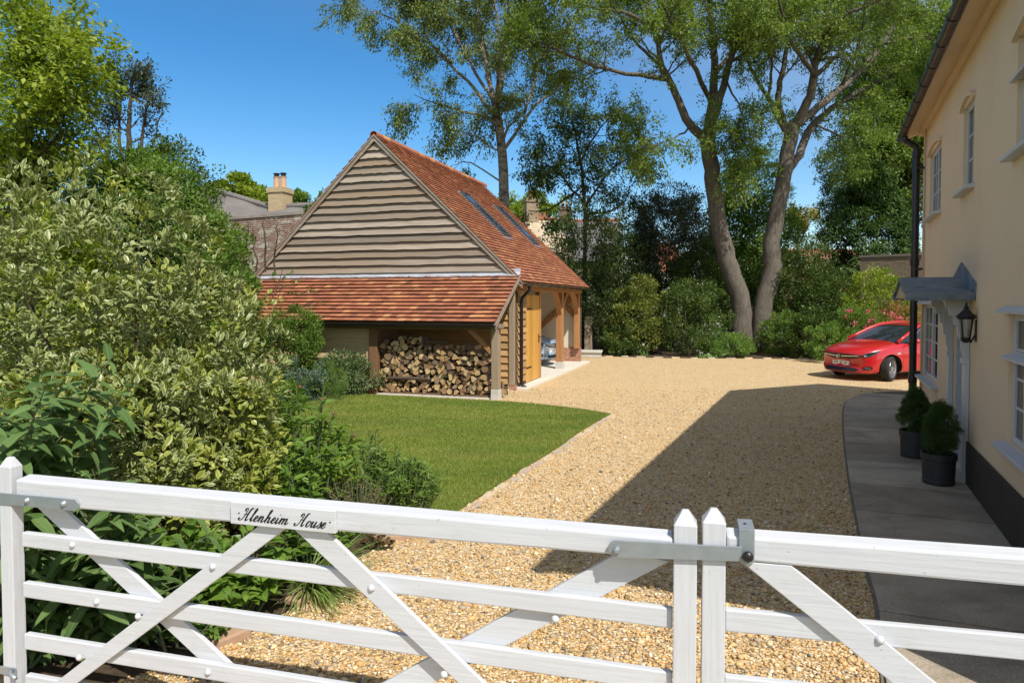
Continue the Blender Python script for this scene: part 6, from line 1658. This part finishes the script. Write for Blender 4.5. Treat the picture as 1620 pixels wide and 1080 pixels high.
# ---- 7. the twin trunked tree in the far border
Y = 27.0
q = lambda x, y, dy=0: at(x, y, Y + dy)
b = np.array([at(1180, 475, Y)[0], Y, 0])
bl = np.array([at(1172, 475, Y)[0], Y, -.1]); br = np.array([at(1204, 475, Y)[0], Y + .1, -.1])
twin = [([bl, q(1172, 480), q(1150, 410), q(1136, 350), q(1128, 290), q(1121, 240), q(1118, 212)], [0.448, 0.376, 0.352, 0.320, 0.304, 0.304, 0.288], 0),
        ([br, q(1209, 480, .1), q(1222, 430, .1), q(1222, 380, .1), q(1236, 300, .1), q(1247, 235, .1), q(1257, 195, .1)], [0.416, 0.352, 0.376, 0.312, 0.288, 0.272, 0.264], 0),
        ([q(1121, 225), q(1090, 195, -.3), q(1070, 150, -.6), q(1048, 105, -.9), q(1035, 40, -1.2), q(1015, -40, -1.5)], [0.206, 0.163, 0.138, 0.112, 0.077, 0.026], 20),
        ([q(1060, 125, -.7), q(1000, 118, -1.2), q(940, 105, -1.8), q(880, 78, -2.2), q(835, 60, -2.4)], [0.095, 0.077, 0.060, 0.043, 0.017], 23),
        ([q(1119, 218), q(1128, 150, .4), q(1130, 80, .9), q(1122, 0, 1.3), q(1110, -120, 1.6)], [0.215, 0.172, 0.138, 0.103, 0.034], 21),
        ([q(1122, 215), q(1148, 120, -.8), q(1168, 50, -1.4), q(1180, -60, -1.8)], [0.172, 0.129, 0.095, 0.026], 18),
        ([q(1255, 205, .1), q(1282, 150, -.5), q(1292, 95, -.8), q(1306, 40, -1.0), q(1300, -80, -1.3)], [0.189, 0.163, 0.138, 0.112, 0.034], 18),
        ([q(1258, 200, .1), q(1275, 185, .5), q(1330, 140, .8), q(1385, 85, 1.2), q(1430, 10, 1.5), q(1460, -60, 1.7)], [0.189, 0.163, 0.138, 0.112, 0.086, 0.034], 21),
        ([q(1240, 285, .2), q(1262, 245, .9), q(1287, 198, 1.3), q(1335, 158, 1.6), q(1390, 130, 1.8), q(1440, 100, 2)], [0.189, 0.172, 0.146, 0.103, 0.077, 0.026], 20),
        ([q(1248, 215, .1), q(1232, 165, 0), q(1240, 105, -.3), q(1255, 40, -.6), q(1290, -40, -.8)], [0.146, 0.120, 0.095, 0.069, 0.026], 17),
        ([q(1247, 220, .1), q(1212, 150, -.6), q(1190, 110, -1.0), q(1172, 60, -1.3), q(1165, -30, -1.5)], [0.095, 0.073, 0.060, 0.043, 0.017], 17),
        ([q(1300, 60, -1), q(1330, 30, -2.4), q(1390, 0, -3.6), q(1450, -30, -4.2)], [0.086, 0.069, 0.043, 0.017], 14),
        ([q(1125, 160, .2), q(1085, 80, -2.6), q(1050, 10, -4.2), q(1010, -60, -5.0)], [0.103, 0.077, 0.052, 0.017], 16),
        ([q(1290, 120, -.8), q(1250, 60, -3.0), q(1225, -20, -4.8)], [0.103, 0.069, 0.017], 16), ([q(1130, 120, .6), q(1180, 50, 3), q(1230, -40, 4.5)], [0.103, 0.069, 0.017], 16), ([q(1290, 120, .6), q(1350, 60, 3.4), q(1400, -10, 5)], [0.103, 0.069, 0.017], 16),
        ([q(1095, 200, -.3), q(1060, 222, -1.6), q(1020, 235, -2.4)], [0.043, 0.030, 0.010], 12), ([q(1124, 250, 0), q(1152, 235, -.8), q(1180, 255, -1.4)], [0.043, 0.026, 0.009], 12), ([q(1290, 196, 1.3), q(1330, 215, .6), q(1372, 225, 0)], [0.052, 0.034, 0.010], 13), ([q(1150, 130, -.8), q(1172, 175, -1.6), q(1185, 215, -1.9)], [0.043, 0.026, 0.009], 12),
        ([q(1035, 40, -1.2), q(985, 20, -2.0), q(930, 10, -2.6), q(880, -30, -3)], [.08, .06, .04, .015], 16), ([q(1048, 105, -.9), q(1000, 60, -.2), q(960, -20, .6)], [.07, .05, .015], 14),
        ([q(1400, 70, 1.2), q(1450, 60, .6), q(1500, 70, 0)], [.06, .045, .015], 14), ([q(1330, 140, .8), q(1360, 60, 0), q(1375, -30, -.6)], [.08, .06, .02], 14), ([q(1215, 160, -.6), q(1222, 90, -1.8), q(1210, 20, -2.8)], [.06, .045, .015], 13)]
print("twin", skyline_tree("twin_trunked_tree", "large tree with two tall trunks leaning apart from the far border", b, twin, Y, None, None, 93, (.95, 1.95), (0, 8), LF_ASH, BARKA, 44, .135, .054, .09, wob=.19, upb=.05, droopy=.12, droop=.25, start=.40)[1:])

# ---- 8. the far border and what stands behind it
def part_ground(top, rz): return top < 3.9          # shrubs clothe the ground, tree crowns do not
def far(name, label, cat, px, Y, rx, rz, top_py, L, W, mat, seed, n=220, per=50, **kw):
    top = at(px, top_py, Y)[2]; rz = max(rz, top * .53) if part_ground(top, rz) else rz; kw.setdefault("rc", .2); kw.setdefault("stems", 8); kw.setdefault("stemr", .03); kw.setdefault("ln", 12)
    return shrub(name, label, cat, bpt(px, Y), (rx, min(rx, 1.6), rz), top - rz * .95, n, per, L, W, mat, seed, **kw)
far("holly_bush", "dark holly bush directly behind the far end of the garage", "shrub", 925, 28.5, 1.5, 2.6, 345, .11, .055, LF_DEEP, 101, 300, 55)
far("laurel_bush", "dark green laurel left of the grey green tree", "shrub", 985, 29.0, 1.5, 2.2, 372, .12, .055, LF_DARK, 102, 300, 55)
far("evergreen_oak", "grey green evergreen tree with a ragged top left of the trunks", "tree", 1058, 30.5, 1.75, 2.3, 318, .12, .055, LF_HOLM, 103, 480, 80, part="crown", amp=1.1)
far("light_conifer", "light green conifer with layered sprays behind the left trunk", "tree", 1178, 33.0, 1.75, 3.6, 278, .17, .07, LF_MID, 104, 560, 70, part="crown", amp=1.2, up=-.1, jit=.5)
far("privet", "dark green shrub between the two trunks and the holly", "shrub", 1110, 28.5, 1.3, 1.8, 400, .11, .05, LF_DEEP, 105, 240, 55)
far("viburnum", "yellow green leafy shrub in front of the dark laurel at the far border", "shrub", 1010, 26.3, 1.15, 1.0, 452, .10, .05, leafmat("yellow_green_leaf", (0.085, 0.132, 0.028), (0.271, 0.287, 0.062), .35), 106, 190, 55)
far("skimmia", "rounded green shrub with bright tips left of the trunk base", "shrub", 1085, 26.2, 1.25, 1.05, 440, .10, .045, LF_DEEP, 107, 200, 55)
far("dark_yew", "dark yew clump at the foot of the holly next to the weathered post", "shrub", 965, 27.2, 1.2, 1.5, 430, .10, .035, LF_DARK, 108, 220, 55)
far("choisya", "low dark green dome at the front of the border right of the post", "shrub", 985, 25.9, .85, .55, 522, .08, .03, LF_DEEP, 109, 130, 50)
far("fern_clump", "fresh green low plants at the foot of the two trunks", "plant", 1150, 25.4, .95, .35, 533, .10, .03, LF_FERN, 110, 130, 50)
far("bamboo", "mid green shrub directly right of the trunk bases", "shrub", 1240, 25.6, .8, .75, 500, .12, .03, LF_MID, 111, 130, 50)
far("camellia", "dark glossy shrub right of the right trunk", "shrub", 1258, 27.6, 1.2, 1.8, 395, .11, .05, LF_DEEP, 112, 260, 55)
far("spotted_laurel", "deep green shrub in the middle of the right half of the far border", "shrub", 1305, 26.4, 1.15, 1.25, 425, .10, .045, LF_DEEP, 113, 220, 55)
far("tall_yew", "tall dark conifer standing at the right behind the boundary wall", "tree", 1375, 31.5, 2.5, 4.1, 250, .20, .06, LF_CONI, 114, 900, 60, part="crown", amp=1.5, rc=.10, shell=.55, prof=lambda t: np.clip(1.25 - t * .95, .25, 1.1), up=-.15)
far("ivy_mound", "bright green ivy mound below the boundary wall, above the red car", "shrub", 1400, 24.6, 1.15, 1.3, 428, .09, .05, LF_LIME, 115, 260, 60)
far("rose_bush", "pink flowering rose bush just left of the red car", "flowering plant", 1365, 23.2, .85, .75, 488, .07, .032, LF_MID, 116, 150, 55)
far("red_leaved_shrub", "bronze tipped shrub behind the windscreen of the red car", "shrub", 1425, 23.4, .8, .75, 478, .08, .035, leafmat("bronze_leaf", (0.186, 0.155, 0.046), (0.496, 0.264, 0.109), .35), 117, 140, 50)
far("silver_plant", "pale green low plant in front of the rose bush, left of the car", "plant", 1318, 22.9, .75, .55, 515, .08, .03, LF_FERN, 118, 120, 50)
far("hydrangea", "mid green rounded plant at the front of the border right of the trunks", "shrub", 1285, 24.6, .8, .75, 490, .09, .045, LF_DEEP, 119, 140, 50)
def tall(label, px, Y, tips, seed, per, mat, L, W, kids=13, fork=3.2):
    b = np.array([*bpt(px, Y), 0.0]); f0 = b + np.array([0, 0, fork])
    limbs = [([b, f0], [.35, .28], 0)]
    for (x, y, dy) in tips:
        e = at(x, y, Y + dy); limbs.append(([f0, f0 * .6 + e * .4 + np.array([0, 0, .8]), f0 * .2 + e * .8 + np.array([0, 0, .5]), e], [.17, .12, .07, .02], kids))
    print("tall", skyline_tree("tall_ash", label, b, limbs, Y, None, None, seed, (1.1, 2.1), (0, 7), mat, BARKC, per, L, W, .16, wob=.18, upb=.04, droopy=.15, droop=.35, start=.22)[1:])
tall("tall light green tree behind the cream house at the right", 1440, 36.0, [(1362, 215, 0), (1352, 150, 1), (1385, 90, 0), (1410, 30, 1), (1440, -40, 0), (1395, 190, -1.5), (1425, 130, -1.5), (1450, 230, -1), (1470, 70, 0), (1410, 250, -2), (1380, 130, 2)], 120, 46, LF_ASH, .21, .085)
tall("light green tree top reaching over the house gutter, farther right than the tall conifer", 1500, 34.0, [(1470, 190, 0), (1455, 120, 0), (1475, 50, 0), (1500, -30, 0), (1440, 60, 1), (1520, 80, 0)], 121, 40, LF_ASH, .21, .085, 11)
far("small_birch", "thin dark leaved tree left of the tall conifer", "tree", 1325, 33.5, 1.0, 2.6, 215, .15, .06, LF_DEEP, 122, 120, 45, part="crown", shell=.3, amp=1.4, stems=10)
def hedge_row():
    r = np.random.default_rng(131); P_, D_, N_, t_ = [], [], [], []; root = thing("boundary_hedge", "tall dark mixed hedge closing the far border behind the shrubs", "hedge", (6.0, 33.0, 0))
    C = []; O = []
    for x in np.arange(-2.0, 27.0, .42):
        h = 3.35 + .55 * math.sin(x * .9) + .35 * math.sin(x * 2.3 + 1)
        for k in range(22):
            C.append((x + r.normal(0, .25) - 6.0, r.normal(0, .35) - (.5 if k % 2 else 0), h * (1 - r.random() ** 1.6 * .98))); O.append((r.normal(0, .3), -.8, .45))
    C = np.array(C); O = nrm(np.array(O)); P, D, N, t = clump_leaves(C, r.uniform(.22, .42, len(C)), O, 34, r); n = len(P)
    P[:, 2] = np.maximum(P[:, 2], .03)
    leaf_quads("foliage", P, D, N, .13 * r.uniform(.6, 1.3, n), .065, t, LF_DEEP, root)
    mb = MB()
    for x in np.arange(-1.5, 27, 1.1): mb.tube([(x - 6, .1, 0), (x - 6 + r.normal(0, .1), .1, 1.4), (x - 6 + r.normal(0, .2), 0, 2.6)], [.07, .05, .02], 6)
    mb.build("stem", BARKC, root)
hedge_row()
def side_hedge():
    r = np.random.default_rng(133); o = np.array([-7.3, 9.0, 0]); root = thing("garden_hedge", "loose green boundary hedge at the far left edge, behind the variegated shrub", "hedge", tuple(o)); C = []; O = []
    for y in np.arange(-7.5, 7.6, .35):
        h = 2.2 + .3 * math.sin(y * 1.3) + .2 * math.sin(y * 3.1)
        for k in range(16):
            C.append((r.normal(0, .30), y + r.normal(0, .2), h * (1 - r.random() ** 1.5 * .97))); O.append((.7, -.2 + r.normal(0, .3), .5))
    C = np.array(C); P, D, N, t = clump_leaves(C, r.uniform(.16, .3, len(C)), nrm(np.array(O)), 34, r); n = len(P); P[:, 2] = np.maximum(P[:, 2], .03)
    leaf_quads("foliage", P, D, N, .085 * r.uniform(.6, 1.3, n), .04, t, LF_MID, root)
    mb = MB()
    for y in np.arange(-7, 7.5, .9): mb.tube([(0, y, 0), (r.normal(0, .1), y, 1.0), (r.normal(0, .15), y, 1.9)], [.04, .03, .012], 6)
    mb.build("stem", BARKC, root)
side_hedge()
# yellow tree
Y = 48.0
b = np.array([at(1262, 475, Y)[0], Y, 0]); q = lambda x, y, dy=0: at(x, y, Y + dy)
print("yel", skyline_tree("yellow_tree", "small yellow leaved tree far beyond the border, seen between trunk and conifer", b, [([b, q(1262, 420), q(1262, 385)], [.2, .16, .1], 0), ([q(1262, 390), q(1252, 365), q(1246, 345)], [.08, .05, .02], 9), ([q(1262, 390), q(1275, 365), q(1284, 348)], [.08, .05, .02], 9), ([q(1262, 388), q(1262, 360), q(1262, 340)], [.08, .05, .02], 8)], Y, None, None, 94, (.6, 1.0), (0, 5), LF_GOLD, BARKC, 20, .2, .1, .12, wob=.15, upb=.25, droop=0, start=.2)[1:])
# far tree belt (one mass)
def belt():
    r = np.random.default_rng(130); n = 620
    x = r.uniform(-60, 95, n); y = 74 + r.normal(0, 5, n); base = 3.6 + 1.3 * np.sin(x * .21) + .9 * np.sin(x * .57 + 1)
    z = r.random(n) ** .7 * base; C = np.stack([x, y, z], 1); O = np.tile(np.array([0, -.7, .6]), (n, 1))
    P, D, N, t = clump_leaves(C, r.uniform(1.0, 1.8, n), O, 60, r)
    m = len(P); o = leaf_quads("far_tree_belt", P, D, N, .55 * r.uniform(.6, 1.3, m), .36, t, LF_MID, None)
    tag(o, "far belt of green trees beyond the gardens", "trees", kind="stuff")
belt()
# white irises, and small flowers
def flowers(name, label, cat, px, py, n, spread, h, size, petal, leafm, seed, group=None, strap=True):
    r = np.random.default_rng(seed); p = gp(px, py); root = thing(name, label, cat, (p[0], p[1], 0), 0, group); mb = MB(); P, D, N, = [], [], []
    for k in range(n):
        e = np.array([r.normal(0, spread), r.normal(0, spread * .7), h * r.uniform(.7, 1.1)]); b = np.array([e[0] * .6, e[1] * .6, 0]); mb.tube([b, (b + e) / 2, e], [.008, .007, .006], 5)
        for j in range(9): P.append(e + r.normal(0, .012, 3)); D.append(rand_dirs(1, r)[0] + np.array([0, 0, .3])); N.append(np.array([0, 0, 1]) + r.normal(0, .4, 3))
    leaf_quads("flower", np.array(P), np.array(D), np.array(N), size, size * .8, r.random(len(P)), petal, root); mb.build("stem", plain("green_stem", (.10, .13, .06), .7, var=.3), root)
    m = 60; a = r.uniform(0, 6.28, m); D = np.stack([np.cos(a) * .35, np.sin(a) * .35, np.ones(m)], 1); P = np.stack([r.normal(0, spread, m), r.normal(0, spread * .7, m), np.full(m, .01)], 1)
    leaf_mesh("foliage", P, D, np.tile(np.array([.3, -1, .2]), (m, 1)) + r.normal(0, .3, (m, 3)), h * r.uniform(.6, 1, m) , .035, r.random(m), leafm, root, ((0, 1), (.4, 1), (.8, .6), (1, 0)), .15, .2)
flowers("iris_clump", "tall pale blue and white irises left of the trunk base", "flowering plant", 1130, 558, 7, .28, 1.05, .10, LF_WHITE, LF_BLUE, 141)
flowers("white_flower_clump", "single white flower head at the foot of the low dark dome", "flowering plant", 1017, 562, 3, .10, .40, .11, LF_WHITE, LF_FERN, 142)
flowers("pale_flower_clump", "low pale flowers on the edging below the irises", "flowering plant", 1120, 566, 4, .22, .16, .06, LF_WHITE, LF_FERN, 143)
def blooms(label, px, Y, top, n, sx, sz, seed):
    r = np.random.default_rng(seed); c = at(px, top, Y); root = thing("rose_flowers", label, "flowers", (c[0], c[1], 0)); P, D, N = [], [], []
    for k in range(n):
        e = np.array([r.uniform(-sx, sx), -.55 + r.normal(0, .1), c[2] - r.uniform(.0, sz)])
        for j in range(10): P.append(e + r.normal(0, .02, 3)); D.append(rand_dirs(1, r)[0]); N.append(rand_dirs(1, r)[0])
    leaf_quads("blossom", np.array(P), np.array(D), np.array(N), .08, .07, r.random(len(P)), LF_PINK, root)
blooms("pink rose blooms scattered over the bush left of the red car", 1372, 23.0, 490, 20, 1.0, .75, 144)
# potted conifers on the path
def potted(label, hx, hy, seed, pr, ph, rad, h):
    c = hou(hx, hy, .03); root = thing("potted_conifer", label, "potted plant", c, 0, "potted conifers by the front door")
    mb = MB(); mb.lathe([(pr * .90, 0), (pr * .93, .03), (pr * .93, .05), (pr * .91, .055), (pr * .97, ph - .07), (pr * 1.04, ph - .065), (pr * 1.05, ph), (pr * .96, ph), (pr * .93, ph - .05), (.01, ph - .05)], (0, 0, 0), (0, 0, 1), 36)
    mb.build("pot", plain("dark_lead_pot", (.030, .032, .036), .55, var=.35, scale=8, bump=.2), root, smooth=False)
    mb = MB(); mb.lathe([(pr * .92, ph - .052), (pr * .5, ph - .04), (.01, ph - .035)], (0, 0, 0), (0, 0, 1), 20); mb.build("compost", SOIL, root)
    r = np.random.default_rng(seed); C, O = crown_points(r, 240, (rad, rad, h / 2), .9, .35, -1.1, lambda t: np.clip(1.25 - .85 * t ** 1.6, .2, 1.1), 14); C[:, 2] += ph - .03 + h / 2
    P, D, N, t = clump_leaves(C, np.full(len(C), .05), O, 60, r, .75, .7, .45); n = len(P)
    leaf_quads("foliage", P, D, N, .034 * r.uniform(.6, 1.4, n), .006, t, LF_CONI, root)
    mb = MB(); mb.tube([(0, 0, ph - .06), (.01, 0, ph + h * .4), (0, 0, ph + h * .95)], [.016, .012, .004], 7); mb.build("stem", BARKC, root)
potted("nearer of two potted dwarf conifers beside the front door", -.30, 5.10, 151, .172, .345, .145, .56)
potted("farther of two potted dwarf conifers beside the front door, half hidden by the nearer", -.40, 6.50, 152, .172, .345, .155, .56)
